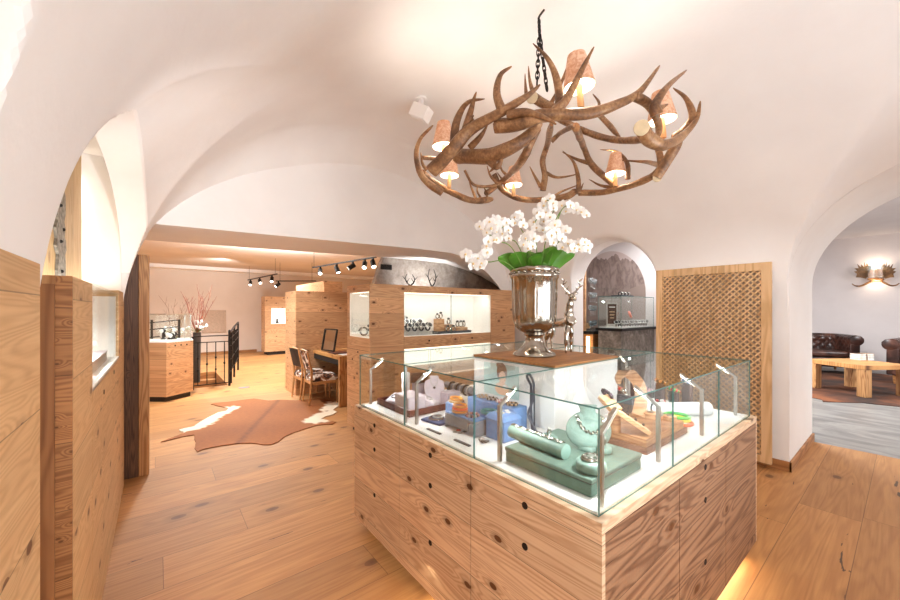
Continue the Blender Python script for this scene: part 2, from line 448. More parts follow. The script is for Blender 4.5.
# ================================================================== THE SETTING
X0, X1, YB, YE = -.262, 5.04, -3.0, 4.5
XC, HX, ZS, RISE = 2.389, 2.651, 1.5, 2.37
def barrel(x):
    u = min(1, abs(x - XC) / HX); return ZS + RISE * math.sqrt(1 - u * u)
TE = [(-.262, .995), (-.148, .885), (-.03, .76), (.12, .61), (.308, .44), (.6, .25), (.91, .09), (1.35, .0)]
def rL(x):
    x = max(-.25, min(x, 1.35))
    for (xa, ta), (xb, tb) in zip(TE, TE[1:]):
        if x <= xb: t = ta + (tb - ta) * (x - xa) / (xb - xa); break
    return max(.64, (barrel(x) - 1.95) / (1 - t ** 2.3) ** (1 / 2.3))
def rR(x): d = min(X1 - x, 1.6); return 1.1 + .45 * max(d, 0)
CAPS = [(2.98, 1.50, 1.95, rL, .004), (-.55, 1.49, 1.95, rL, .06), (-.57, 1.33, 1.95, rR, .05), (2.62, .62, 2.02, lambda x: .62, .10)]
def cap(i, x, y):
    yc, hw, zs, r, k = CAPS[i]
    t = (y - yc) / hw
    if i < 2: return zs + r(x) * (1 - abs(t) ** 2.3) ** (1 / 2.3) if abs(t) <= 1 else -9
    return zs + r(x) * math.sqrt(1 - t * t) if abs(t) <= 1 else -9
def smax(a, b, k):
    h = max(k - abs(a - b), 0) / k
    return max(a, b) + h * h * k / 4
def vault(x, y):
    z = barrel(x)
    for i, c in enumerate(CAPS):
        if (i < 2 and x > 2.2) or (i > 1 and x < 2.6): continue
        z = smax(z, cap(i, x, y), c[4])
    z -= .30 * max(0, 1 - (4.5 - y) / .5) ** 2.2 * max(0, min(1, (z - 2.45) / 1.2))
    # gentle hand-made unevenness and a soft turn down to the end wall
    z += .012 * mnoise.noise(Vector((x * .8, y * .8, 3)))
    return z
xs = [XC - HX * math.cos(PI * i / 230) for i in range(231)]
ys = [YB + (YE - YB) * i / 300 for i in range(301)]
for yc, hw, *_ in CAPS: ys += [yc + hw * math.cos(PI * k / 70) for k in range(71)]
ys = sorted(y for y in ys if YB <= y <= YE)
yy = [ys[0]]
for y in ys[1:]:
    if y - yy[-1] > .004: yy.append(y)
yy[-1] = YE
mb = MB(); mb.grid(lambda a, b: Vector((xs[round(a * 230)], yy[round(b * (len(yy) - 1))], vault(xs[round(a * 230)], yy[round(b * (len(yy) - 1))]))), 230, len(yy) - 1)
struct('ceiling', mb, 'plaster', True, angle=14)
def arch_section(i, x, n=40, z0=0):
    yc, hw, zs, r, k = CAPS[i]
    pts = [(yc - hw, z0)] + [(yc - hw * math.cos(PI * j / n), zs + r(x) * ((1 - abs(math.cos(PI * j / n)) ** 2.3) ** (1 / 2.3) if i < 2 else math.sin(PI * j / n))) for j in range(n + 1)] + [(yc + hw, z0)]
    return pts
def passage(i, xa, xb, z0=0):
    mb = MB(); A = arch_section(i, xa if i < 2 else X1, z0=z0)
    n = len(A)
    vs = [(xa, p[0], p[1]) for p in A] + [(xb, p[0], p[1]) for p in A]
    return mb.add(vs, [(j, j + 1, n + j + 1, n + j) for j in range(n - 1)])
# left wall: two recesses under the side vaults, a pier between them
mb = MB(); mb.box((-.7, .945, 1.4), (-.264, 1.475, 1.93)); mb.box((-.7, .945, 0), (-.62, 1.475, 1.4)); mb.box((-.7, -3.0, 0), (-.264, -2.045, 1.52))
struct('wall_left', mb, 'plaster')
mb = passage(1, X0, -.66); A = arch_section(1, X0); n = len(A)
mb.add([(-.66, p[0], p[1]) for p in A], [tuple(range(n))])
struct('wall_left_recess', mb, 'plaster', True)
# the lit recess is a taller squared niche behind the vault edge
mb = MB(); q4 = [(1.48, 0), (1.48, 3.02), (4.49, 3.02), (4.49, 0)]
mb.add([(X0, y, z) for y, z in q4] + [(-.66, y, z) for y, z in q4], [(0, 1, 5, 4), (1, 2, 6, 5), (2, 3, 7, 6), (4, 5, 6, 7)])
A = arch_section(0, X0)[1:-1]; n = len(A)
mb.add([(X0 - .001, p[0], p[1]) for p in A] + [(X0 - .001, p[0], 3.02) for p in A], [(j, j + 1, n + j + 1, n + j) for j in range(n - 1)])
struct('wall_left_recess', mb, 'plaster')
# right wall
mb = MB(); mb.box((5.04, .7602, 0), (5.5, 1.9998, 1.98)); mb.box((5.04, 3.2402, 0), (5.28, 4.5, 2.02)); mb.box((5.04, -3.0, 0), (5.5, -1.903, 1.98))
struct('wall_right', mb, 'plaster')
struct('wall_lounge_passage', passage(2, X1, 6.45), 'plaster', True)
struct('wall_niche_passage', passage(3, X1, 5.30), 'plaster', True)
# end wall above and beside the wide flat opening
top = [(-.66, 2.44), (0, 2.475), (1, 2.5), (2, 2.525), (3, 2.55), (3.6, 2.55), (3.95, 2.50), (4.2, 2.40), (4.45, 2.26), (4.66, 2.09), (4.82, 1.9), (4.93, 1.68), (4.98, 1.4), (5.0, 0)]
mb = MB()
n = len(top)
topb = [(x if x < 3.5 else x + (x - 3.5) * .9, z if x < 3.5 else z + .1 * (x - 3.5)) for x, z in top]
for Y, tp in ((4.5, top), (5.6, topb)):
    vs = [(x, Y, z) for x, z in tp] + [(x, Y, 4.2) for x, z in tp]
    mb.add(vs, [(j, j + 1, n + j + 1, n + j) for j in range(n - 1)])
mb.add([(x, 4.5, z) for x, z in top] + [(x, 5.6, z) for x, z in topb], [(j, j + 1, n + j + 1, n + j) for j in range(n - 1)])
mb.add([(5.0, 4.5, 0), (5.6, 4.5, 0), (5.6, 4.5, 4.2), (5.0, 4.5, 4.2)], [(0, 1, 2, 3)])
mb.add([(-.66, 4.5, 0), (-.66, 5.6, 0), (-.66, 5.6, 4.2), (-.66, 4.5, 4.2)], [(0, 1, 2, 3)])
struct('wall_end', mb, 'plaster', False)
# room behind the camera
mb = MB(); mb.add([(-.7, YB, 0), (5.6, YB, 0), (5.6, YB, 4), (-.7, YB, 4)], [(0, 1, 2, 3)])
struct('wall_entrance', mb, 'plaster')
# far sales room
mb = MB(); mb.box((-3.1, 5.6, 0), (-3.0, 16.2, 3.3)); struct('wall_far_left', mb, 'plaster_warm')
mb = MB(); mb.box((-3.0, 5.55, 0), (-.66, 5.6, 3.3)); struct('wall_far_return', mb, 'plaster_warm')
mb = MB(); mb.box((-3.1, 16.1, 0), (8.0, 16.2, 3.3)); struct('wall_far', mb, 'plaster_warm')
mb = MB(); mb.box((8.0, 5.6, 0), (8.1, 16.2, 3.3)); mb.box((6.6, 5.55, 0), (8.0, 5.6, 3.3)); struct('wall_far_right', mb, 'plaster_warm')
mb = MB(); mb.box((-3.1, 5.6, 3.2), (8.1, 16.2, 3.3)); struct('ceiling_far', mb, 'plaster_warm')
mb = MB(); mb.box((-3.0, 15.6, 3.08), (8.0, 16.1, 3.2)); struct('trim_1', mb, 'plaster')
mb = MB(); mb.box((-3.0, 16.07, 0), (3.05, 16.1, .1)); struct('baseboard_far', mb, 'oak_trim')
# stone faced arched wall behind the long cabinet
mb = MB(); poly = [(2.80, 0), (2.82, 1.7), (2.87, 2.1), (2.95, 2.35), (3.01, 2.5), (3.1, 2.7), (6.6, 2.7), (6.6, 0)]
nn = len(poly); mb.add([(x, 5.63, z) for x, z in poly] + [(x, 5.75, z) for x, z in poly], [tuple(range(nn)), tuple(range(2*nn-1, nn-1, -1))] + [(i, (i+1) % nn, nn + (i+1) % nn, nn + i) for i in range(nn)])
struct('wall_stone', mb, 'stone')
# floors
mb = MB()
for lo, hi in (((-3.1, -3.0), (6.42, 9.35)), ((-3.1, 9.35), (.5, 11.6)), ((1.2, 9.35), (8.1, 11.6)), ((-3.1, 11.6), (8.1, 16.2)), ((6.42, 5.5), (8.1, 9.35))):
    mb.box((lo[0], lo[1], -.03), (hi[0], hi[1], 0))
struct('floor', mb, 'oak_floor')
mb = MB(); mb.box((6.42, -6.2, -.03), (15.5, 5.5, -.002)); struct('floor_lounge', mb, 'slate')
mb = MB(); mb.box((.46, 9.35, -1.6), (.5, 11.6, -.03)); mb.box((1.2, 9.35, -1.6), (1.24, 11.6, -.03)); mb.box((.46, 11.6, -1.6), (1.24, 11.64, -.03)); mb.box((.46, 9.31, -1.6), (1.24, 9.35, -.03))
for k in range(6): mb.box((.5, 11.6 - .28 * (k + 1), -1.6), (1.2, 11.6 - .28 * k, -.17 * (k + 1)))
struct('floor_stairwell', mb, 'oak_trim')
# lounge shell
mb = MB(); mb.box((15.4, -6.2, 0), (15.5, 5.5, 3.8)); struct('wall_lounge_far', mb, 'plaster_lounge')
mb = MB(); mb.box((7.4, 5.4, 0), (15.5, 5.5, 3.8)); mb.box((7.3, 1.95, 0), (7.4, 5.5, 3.8)); struct('wall_lounge_left', mb, 'plaster_lounge')
mb = MB(); mb.box((6.4, -6.2, 0), (15.5, -6.1, 3.8)); struct('wall_lounge_right', mb, 'plaster_lounge')
mb = MB(); mb.box((6.4, -6.2, 3.7), (15.5, 5.5, 3.8)); struct('ceiling_lounge', mb, 'plaster_lounge')
mb = MB(); mb.add([(6.45, p[0], p[1]) for p in arch_section(2, X1)] + [(6.45, p[0] * (1 if 0 < j < 42 else 1), 3.75) for j, p in enumerate(arch_section(2, X1))], [(j, j + 1, 43 + j + 1, 43 + j) for j in range(42)])
mb.add([(6.45, -6.2, 0), (6.45, -1.9, 0), (6.45, -1.9, 3.75), (6.45, -6.2, 3.75)], [(0, 1, 2, 3)]); mb.add([(6.451, .762, 0), (6.451, 2, 0), (6.45, 2, 3.75), (6.45, .76, 3.75)], [(0, 1, 2, 3)])
struct('wall_lounge_near', mb, 'plaster_lounge')
# bar recess behind the niche arch
mb = MB(); mb.box((7.0, 1.9, 0), (7.05, 5.4, 3.2)); struct('wall_bar_back', mb, 'plaster_lounge')
mb = MB(); mb.box((5.28, 1.85, 0), (7.3, 1.95, 3.2)); struct('wall_bar_right', mb, 'plaster_lounge')
mb = MB(); mb.box((5.28, 4.4, 0), (7.05, 4.48, 3.2)); mb.box((5.28, 3.2402, 1.6), (5.30, 4.4, 3.2)); mb.box((5.28, 1.95, 2.75), (5.30, 3.24, 3.2)); struct('wall_bar_left', mb, 'plaster_lounge')
mb = MB(); mb.box((5.28, 1.85, 3.1), (7.05, 4.5, 3.2)); struct('ceiling_bar', mb, 'plaster_lounge')
mb = MB(); mb.box((5.04, 1.95, -.03), (7.0, 4.45, -.0005)); struct('floor_bar', mb, 'slate')
# oak skirting round the pillar
mb = MB(); mb.box((5.02, .74, 0), (5.04, 2.0, .10)); mb.box((5.02, .738, 0), (6.45, .76, .10)); struct('baseboard_right', mb, 'oak_trim', bevel=.003)

# ================================================================== LEFT WALL CABINETS
t = thing('wall_cabinet', 'nearest tall larch cabinet front at the left edge of the photo', 'cabinet', (-.25, .6, 0))
MB().box((-.60, -.6, 0), (-.27, 1.425, 1.77)).build('carcass', 'larch_light', t)
MB().box((-.27, -.6, .0), (-.243, 1.43, 1.772)).build('front_panel', 'larch_light', t, bevel=.002)
t = thing('showcase_cabinet', 'larch wall cabinet with a lit glass jewellery window, below the rustic board', 'cabinet', (-.25, 3.2, 0))
MB().box((-.6, 1.96, 0), (-.27, 2.48, 1.775)).box((-.6, 2.48, 0), (-.27, 4.04, 1.25)).box((-.6, 4.04, 0), (-.27, 4.6, 1.81)).build('carcass', 'larch_light', t)
MB().box((-.27, 1.9605, .0), (-.25, 2.484, 1.778)).build('front_panel', 'larch_light', t, bevel=.002)
MB().box((-.2945, 1.946, 0), (-.25, 1.96, 1.776)).build('end_face', 'worm', t)
MB().box((-.345, 1.942, 0), (-.295, 1.96, 1.745)).build('end_board', 'warm_up', t)
MB().box((-.6, 1.938, 1.745), (-.292, 1.96, 1.776)).build('top_rail', 'larch_up', t)
MB().box((-.27, 2.487, .0), (-.25, 3.538, 1.262)).build('lower_panel', 'larch_light', t, bevel=.002)
MB().box((-.27, 3.542, .0), (-.25, 4.036, 1.262)).build('lower_panel', 'larch_light', t, bevel=.002)
MB().box((-.27, 4.04, .0), (-.25, 4.6, 1.812)).build('post_panel', 'larch_light', t, bevel=.002)
mb = MB().box((-.6, 2.485, 1.25), (-.25, 4.04, 1.272)).box((-.6, 2.485, 1.272), (-.585, 4.04, 1.76)).box((-.585, 2.485, 1.272), (-.27, 2.495, 1.76)).box((-.585, 4.03, 1.272), (-.27, 4.04, 1.76))
mb.build('niche_lining', 'niche_white_glow', t)
MB().box((-.262, 2.487, 1.274), (-.256, 4.036, 1.775)).build('glass_pane', 'glass', t)
MB().box((-.6, 2.487, 1.775), (-.25, 4.036, 1.783)).build('glass_top', ['glass'], t)
mb = MB().lathe([(.0, -.012), (.05, -.012), (.058, 0), (.05, .012), (0, .014)], at_x(101, 301, -.40), 20); mb.build('spotlight', 'spot_glow', t, True)
for py, pz in ((109, 542),): pass
for p in ((114, 372), (104, 392)):
    c = at_x(p[0], p[1], -.249); MB().lathe([(0, 0), (.014, 0), (.014, .004), (0, .004)], (c.x - .002, c.y, c.z), 14, 0, Matrix.Rotation(PI/2, 3, 'Y')).build('finger_hole', 'darkhole', t)
# jewellery in that window
def box_stand(name, label, cat, lo, hi, mat, grp=None, lid=True):
    c = ((lo[0]+hi[0])/2, (lo[1]+hi[1])/2, lo[2]); t = thing(name, label, cat, c, grp)
    MB().box(lo, hi).build('body', mat, t, bevel=.004)
    if lid: MB().box((lo[0]-.004, lo[1]-.004, hi[2]), (hi[0]+.004, hi[1]+.004, hi[2]+.008)).build('top_pad', 'lilac', t, bevel=.003)
    return t
box_stand('display_block', 'long beige display block lying in the left wall window', 'display block', (-.42, 2.95, 1.273), (-.3, 3.75, 1.34), 'grey_tray')
box_stand('display_block', 'tall beige display block standing at the back of the left wall window', 'display block', (-.56, 3.0, 1.273), (-.44, 3.4, 1.43), 'grey_tray')
t = thing('ring_dish', 'white dish of rings on the tall block in the left wall window', 'dish', (-.5, 3.2, 1.439))
MB().lathe([(0, 1.439), (.045, 1.439), (.07, 1.455), (.066, 1.456), (0, 1.444)], (-.49, 3.2, 0), 20).build('dish', 'white', t, True)
for k in range(3): MB().torus((-.5 + .03 * math.cos(k * 2.1), 3.2 + .03 * math.sin(k * 2.1), 1.458), .012, .003, None, 14, 6).build('ring', 'steel', t, True)
# rustic board with ironwork in the lit recess
t = thing('rustic_board', 'pale rustic wooden board glowing behind the left cabinet', 'board', (-.55, 3.2, 1.79))
mb = MB(); yy0, yy1 = 2.6, 4.38
prof = [(-.505, yy0, 1.815), (-.505, yy1, 1.815), (-.505, yy1 - .02, 2.1), (-.505, yy1 - .01, 2.4), (-.505, yy1 - .04, 2.7), (-.505, yy1 - .03, 2.95), (-.505, yy0, 2.95)]
k = len(prof); mb.add(prof + [(x - .03, y, z) for x, y, z in prof], [tuple(range(k)), tuple(range(2*k-1, k-1, -1))] + [(i, (i+1) % k, k + (i+1) % k, k + i) for i in range(k)]); mb.build('board', 'stump_board', t)
mb = MB(); c = at_x(61, 225, -.515)
def plate(pts, yoff, x0, x1):
    n = len(pts); vs = [(x0, yoff + p[0], p[1]) for p in pts] + [(x1, yoff + p[0], p[1]) for p in pts]
    return MB().add(vs, [tuple(range(n)), tuple(range(2*n-1, n-1, -1))] + [(i, (i+1) % n, n+(i+1) % n, n+i) for i in range(n)])
yA = at_x(56, 225, -.497).y; yB = at_x(65, 225, -.497).y; w_ = yB - yA
pl = [(0.1, 1.82), (.85, 1.82), (.95, 1.95), (.85, 2.02), (1.0, 2.06), (.95, 2.12), (.8, 2.14), (.9, 2.2), (.75, 2.24), (.92, 2.3), (.9, 2.42), (.5, 2.5), (.15, 2.42), (.2, 2.3), (-.05, 2.27), (.1, 2.22), (-.15, 2.16), (0, 2.1), (-.1, 2.05), (.15, 2.0), (.05, 1.9)]
tt = thing('iron_fitting', 'old jagged grey iron fitting fixed to the rustic board', 'fitting', (-.497, (yA + yB) / 2, 1.82))
plate([(p[0] * w_, p[1]) for p in pl], yA, -.5045, -.490).build('iron_plate', simple('old_grey_iron', '#8f8a80', .6, .4, var=.25, scale=30, bump=.8, bscale=30), tt)
for z in (1.9, 2.09, 2.18, 2.32): MB().ball((-.489, (yA + yB) / 2 + random.uniform(-.08, .08), z), .012, 8).build('nail', 'iron', tt, True)
# old upright slab at the end of the left wall
t = thing('old_timber_post', 'tall dark weathered timber post with a pale edge board at the left opening', 'post', (-.2, 4.8, 0))
MB().box((-.62, 4.75, 0), (-.15, 4.95, 2.2)).build('dark_slab', 'old_up', t, bevel=.006)
MB().box((-.15, 4.75, 0), (-.07, 4.97, 2.2)).build('edge_board', 'larch_up', t, bevel=.004)
# ================================================================== CENTRAL GLASS COUNTER
CX0, CX1, CY0, CY1, CT = 1.17, 3.18, .645, 2.635, .928
DZ = .936
t = ctr = thing('display_counter', 'large square larch counter with a glass case of jewellery, centre of the room', 'display counter', ((CX0+CX1)/2, (CY0+CY1)/2, 0))
MB().box((CX0+.14, CY0+.14, 0), (CX1-.14, CY1-.14, .10)).build('plinth', 'kick', t)
MB().box((CX0+.022, CY0+.022, .085), (CX1-.022, CY1-.022, .90)).build('carcass', 'darkhole', t)
def bays(a, b, n=3): return [(lerp(a, b, i / n), lerp(a, b, (i + 1) / n)) for i in range(n)]
g = .0028
def hole(c, axis, par):
    R = Matrix.Rotation(PI/2, 3, 'Y' if axis == 'x' else 'X')
    MB().lathe([(0, -.004), (.0145, -.004), (.0145, .004), (0, .004)], c, 16, 0, R).build('finger_hole', 'darkhole', par)
for side in ('near_left', 'right', 'far', 'back'):
    for bi, (a, b) in enumerate(bays(CY0, CY1) if side in ('near_left', 'far') else bays(CX0, CX1)):
        for zi, (z0, z1, hz) in enumerate(((.085, .56, .37), (.56, .775, .685), (.775, .888, .852))):
            e0 = .0 if bi == 0 else g; e1 = 0 if bi == 2 else g
            if side == 'near_left': mb = MB().box((CX0, a + e0, z0 + .0006), (CX0+.022, b - e1, z1 - .0006))
            elif side == 'far': mb = MB().box((CX1-.022, a + e0, z0 + .0006), (CX1, b - e1, z1 - .0006))
            elif side == 'right': mb = MB().box((a + (e0 if bi else .022), CY0, z0 + .0006), (b - (e1 if bi < 2 else .022), CY0+.022, z1 - .0006))
            else: mb = MB().box((a + (e0 if bi else .022), CY1-.022, z0 + .0006), (b - (e1 if bi < 2 else .022), CY1, z1 - .0006))
            d = mb.build('drawer', 'larch_side_shaded' if side == 'right' else 'larch', t)
            m = (a + b) / 2
            if side == 'near_left': hole((CX0 + .002, m, hz), 'x', d)
            if side == 'right' and bi == 1: hole((m, CY0 + .002, hz), 'y', d)
mb = MB()
for lo, hi in (((CX0, CY0), (CX0+.04, CY1)), ((CX1-.04, CY0), (CX1, CY1)), ((CX0+.04, CY0), (CX1-.04, CY0+.04)), ((CX0+.04, CY1-.04), (CX1-.04, CY1))):
    mb.box((lo[0], lo[1], .889), (hi[0], hi[1], CT))
mb.build('top_rim', 'larch', t, bevel=.0015)
MB().box((CX0+.04, CY0+.04, .885), (CX1-.04, CY1-.04, DZ)).build('deck', 'deck_white', t)
# under-counter warm light strip
mb = MB()
for lo, hi in (((CX0+.12, CY0+.14), (CX0+.138, CY1-.14)), ((CX0+.14, CY0+.12), (CX1-.14, CY0+.138))): mb.box((lo[0], lo[1], .076), (hi[0], hi[1], .084))
mb.build('light_strip', 'led_warm', t)
# glass
GX0, GX1, GY0, GY1, GZ0, GZ1 = CX0+.028, CX1-.028, CY0+.028, CY1-.028, CT+.001, 1.303
def pane(lo, hi, axis, name='glass_pane'):
    mb = MB().box(lo, hi)
    big = {'x': (3, 5), 'y': (2, 4), 'z': (0, 1)}[axis]
    mb.mi = [0 if i in big else 1 for i in range(6)]
    return mb.build(name, ['glass', 'gedge'], ctr)
for i, (a, b) in enumerate(bays(GY0, GY1)):
    pane((GX0, a + (.0 if i == 0 else .002), GZ0), (GX0+.006, b - .002, GZ1), 'x'); pane((GX1-.006, a + .002, GZ0), (GX1, b - .002, GZ1), 'x')
for i, (a, b) in enumerate(bays(GX0, GX1)):
    pane((a + (.008 if i == 0 else .002), GY0, GZ0), (b - (.008 if i == 2 else .002), GY0+.006, GZ1), 'y'); pane((a + .008, GY1-.006, GZ0), (b - .008, GY1, GZ1), 'y')
PX0, PX1, PY0, PY1 = 1.81, 2.55, 1.29, 1.985
mb = MB()
pane((GX0, GY0, GZ1 + .0005), (GX1, PY0, GZ1 + .0065), 'z', 'glass_top'); pane((GX0, PY1, GZ1 + .0005), (GX1, GY1, GZ1 + .0065), 'z', 'glass_top')
pane((GX0, PY0 + .001, GZ1 + .0005), (PX0, PY1 - .001, GZ1 + .0065), 'z', 'glass_top'); pane((PX1, PY0 + .001, GZ1 + .0005), (GX1, PY1 - .001, GZ1 + .0065), 'z', 'glass_top')
# white inner column carrying the board
MB().box((PX0, PY0, DZ), (PX1, PY1, 1.305)).build('inner_column', 'white', t, bevel=.002)
b_ = MB().box((PX0-.005, PY0-.005, 1.3105), (PX1+.005, PY1+.005, 1.325)).build('wooden_board', 'plate_wood', None, bevel=.003)
tag(b_, 'thin square brown wooden board under the silver vase, on the glass case', 'board')
# steel arm lamps inside the case
def arm_lamp(x, y, dx, dy, zt=1.2, parent=ctr):
    p = MB().box((x-.009, y-.009, DZ), (x+.009, y+.009, zt)).build('lamp_post', 'steel', ctr, bevel=.002)
    L = .11
    MB().bar((x, y, zt - .004), (x + dx*L, y + dy*L, zt + .075), .018, .012).build('lamp_arm', 'steel', p, bevel=.002)
    MB().bar((x + dx*.035, y + dy*.035, zt + .011), (x + dx*L*.97, y + dy*L*.97, zt + .0625), .013, .004).build('lamp_led', 'led', p)
for y in (2.55, 1.915, 1.205, .70): arm_lamp(1.262, y, 1, 0)
for x in (1.84, 2.42, 3.07): arm_lamp(x, .735, 0, 1)
for y in (1.5, 2.4): arm_lamp(3.12, y, -1, 0)
arm_lamp(2.4, 2.56, 0, -1)
for x, y in ((1.225, 1.99),): MB().box((x-.008, y-.008, DZ), (x+.008, y+.008, 1.29)).build('pane_support', 'steel', t)
# ------------------------------------------------------------------ silver vase, orchid, stag
VC = Vector((2.115, 1.68, 1.325))
prof = [(0, 0), (.150, 0), (.158, .006), (.150, .02), (.118, .035), (.083, .07), (.066, .105), (.063, .135), (.078, .15), (.072, .16), (.105, .175), (.142, .205), (.158, .25), (.163, .30),
        (.168, .42), (.170, .54), (.180, .555), (.181, .575), (.172, .588), (.180, .603), (.181, .617), (.171, .625), (.160, .618), (.158, .55), (.15, .50), (0, .49)]
prof = [(r * .955, z) for r, z in prof]
t = thing('silver_vase', 'large hammered silver urn vase on the wooden board', 'vase', VC)
fl = MB().lathe(prof, VC, 90)
for v in fl.v:
    d = v - VC
    if .18 < d.z < .55 and d.xy.length > .1:
        a = math.atan2(d.y, d.x); k = 1 - .04 * abs(math.sin(a * 9)) ** .7; v.x = VC.x + d.x * k; v.y = VC.y + d.y * k
fl.build('urn', 'hammered', t, True, angle=60)
for k in range(22):
    a = 2 * PI * k / 22; MB().ball(VC + Vector((.169 * math.cos(a), .169 * math.sin(a), .588)), .013, 8, 0, (1, 1, .8)).build('bead', 'silver', t, True)
OC = VC + Vector((0, 0, .50))
t = thing('white_orchid', 'white flowering orchid with broad green leaves growing in the silver vase', 'orchid', OC)
MB().lathe([(0, 1.826), (.135, 1.826), (.11, 1.85), (0, 1.865)], (VC.x, VC.y, 0), 20).build('moss', 'stem', t, True)
def leaf(px, py, D, base, width):
    tip = at_d(px, py, D); mid = (base + tip) / 2 + Vector((0, 0, .035)); pts = cr([base, mid, tip], 6)
    side = (tip - base).cross(Vector((0, 0, 1))).normalized(); side = (side + RT * .8).normalized() if abs((tip - base).normalized().dot(RT)) < .6 else side
    s2 = (tip - base).cross(FW).normalized(); s2 = s2 if s2.dot(side) > 0 else -s2
    side = side.lerp(s2, .72).normalized()
    n = len(pts) - 1
    def fn(a, b):
        i = round(a * n); w = 1.35 * width * (math.sin(PI * min(1, .12 + .88 * (i / n))) ** .6 if i < n else .02)
        return pts[i] + side * (b - .5) * w + FW * (-.012 * (1 - abs(2 * b - 1)))
    MB().grid(fn, n, 4).build('leaf', 'leaf', t, True)
for px, py, D, bx, w in ((498, 257, 2.55, -.09, .085), (510, 254, 2.5, -.06, .085), (520, 252, 2.6, -.05, .08), (528, 251, 2.66, -.02, .08), (541, 252, 2.55, .0, .07), (557, 246, 2.6, .03, .07), (563, 248, 2.5, .06, .06), (575, 253, 2.6, .09, .085), (548, 255, 2.72, .04, .08), (534, 254, 2.45, 0, .07)):
    leaf(px, py, D, OC + RT * bx - FW * random.uniform(-.03, .06) + Vector((0, 0, .09)), w)
def blossom_mesh():
    mb = MB()
    def petal(a, L, w, z, mi=0):
        d = Vector((math.cos(a), math.sin(a), 0)); s = Vector((-math.sin(a), math.cos(a), 0))
        pts = [Vector((0, 0, 0)), d*L*.45 + s*w*.5 + Vector((0, 0, z)), d*L*.85 + s*w*.38 + Vector((0, 0, z*.6)), d*L, d*L*.85 - s*w*.38 + Vector((0, 0, z*.6)), d*L*.45 - s*w*.5 + Vector((0, 0, z))]
        mb.add(pts + [d*L*.6 + Vector((0, 0, z*1.5))], [(0,1,6),(1,2,6),(2,3,6),(3,4,6),(4,5,6),(5,0,6)], mi)
    for a in (90, 215, 325): petal(math.radians(a), .036, .022, .002)
    for a in (8, 172): petal(math.radians(a), .039, .040, .005)
    mb.ball((0, -.006, .008), .0075, 8, 1, (1, 1.2, .8)); mb.ball((0, -.015, .007), .006, 8, 0)
    return mb
proto = blossom_mesh()
def blossom(c, face, parent, sc, first=[None]):
    z = face.normalized(); up = Vector((0, 0, 1)); x = up.cross(z)
    x = x.normalized() if x.length > .1 else RT.copy(); y = z.cross(x)
    R = Matrix((x, y, z)).transposed() @ Matrix.Rotation(random.uniform(-.4, .4), 3, 'Z')
    mb = MB(); mb.add([c + R @ (v * sc) for v in proto.v], [f for f in proto.f]); mb.mi = list(proto.mi)
    mb.build('blossom', ['petal', 'lip'], parent, True, angle=80)
sprays = [  # (curve of the stem in the photo, depth at base / tip, blossom centres along it)
 ([(528, 262), (505, 262), (488, 262), (470, 258)], 2.5, 2.35, [(466, 254), (470, 259), (474, 263), (478, 258), (482, 263), (484, 255), (487, 252), (473, 266), (480, 266)]),
 ([(530, 262), (512, 248), (496, 240), (484, 228)], 2.5, 2.3, [(488, 241), (494, 240), (487, 246), (482, 228), (487, 232), (492, 228), (489, 222), (496, 225), (480, 226), (497, 239)]),
 ([(535, 262), (518, 245), (508, 238), (500, 222)], 2.55, 2.45, [(508, 238), (500, 222), (504, 226), (497, 231), (503, 233), (508, 230), (495, 220), (500, 234), (506, 222)]),
 ([(536, 262), (526, 240), (518, 225), (510, 219)], 2.6, 2.5, [(515, 217), (521, 220), (523, 225), (514, 223), (519, 215)]),
 ([(538, 262), (530, 250), (527, 240), (528, 238)], 2.5, 2.4, [(526, 238), (530, 242), (524, 244), (532, 246), (528, 235), (534, 238), (522, 240), (528, 248)]),
 ([(542, 262), (536, 240), (534, 225), (542, 212)], 2.6, 2.5, [(534, 222), (540, 216), (536, 228), (544, 221), (546, 212), (550, 217), (543, 230), (538, 212), (553, 208), (549, 224)]),
 ([(543, 262), (546, 240), (553, 225), (560, 212)], 2.55, 2.4, [(551, 235), (545, 239), (556, 232), (549, 230), (558, 238), (555, 224), (560, 228), (553, 242)]),
 ([(544, 262), (548, 225), (556, 206), (547, 200)], 2.65, 2.55, [(545, 201), (550, 198), (553, 203), (543, 205)]),
 ([(546, 262), (556, 225), (566, 206), (584, 214)], 2.6, 2.5, [(566, 211), (573, 207), (577, 210), (582, 212), (586, 215), (570, 205), (562, 205)]),
 ([(548, 262), (560, 240), (574, 245), (586, 246)], 2.55, 2.45, [(566, 230), (562, 238), (568, 243), (563, 247), (578, 244), (584, 242), (588, 245), (580, 249), (574, 248), (571, 250), (587, 250)])]
for pts, D0, D1, bl in sprays:
    n = len(pts); P3 = [at_d(p[0], p[1], lerp(D0, D1, i / (n - 1))) for i, p in enumerate(pts)]
    P3[0] = OC + Vector((0, 0, .03)) + RT * (P3[0] - OC).dot(RT) * .6
    s = MB().tube(cr(P3, 6), .0032, 6).build('flower_stem', 'stem', t, True)
    for px, py in bl:
        c = at_d(px, py, D1 + random.uniform(-.06, .06))
        blossom(c, -FW * 1.0 + RT * random.uniform(-.7, .7) + Vector((0, 0, random.uniform(-.25, .4))), s, random.uniform(.92, 1.15))
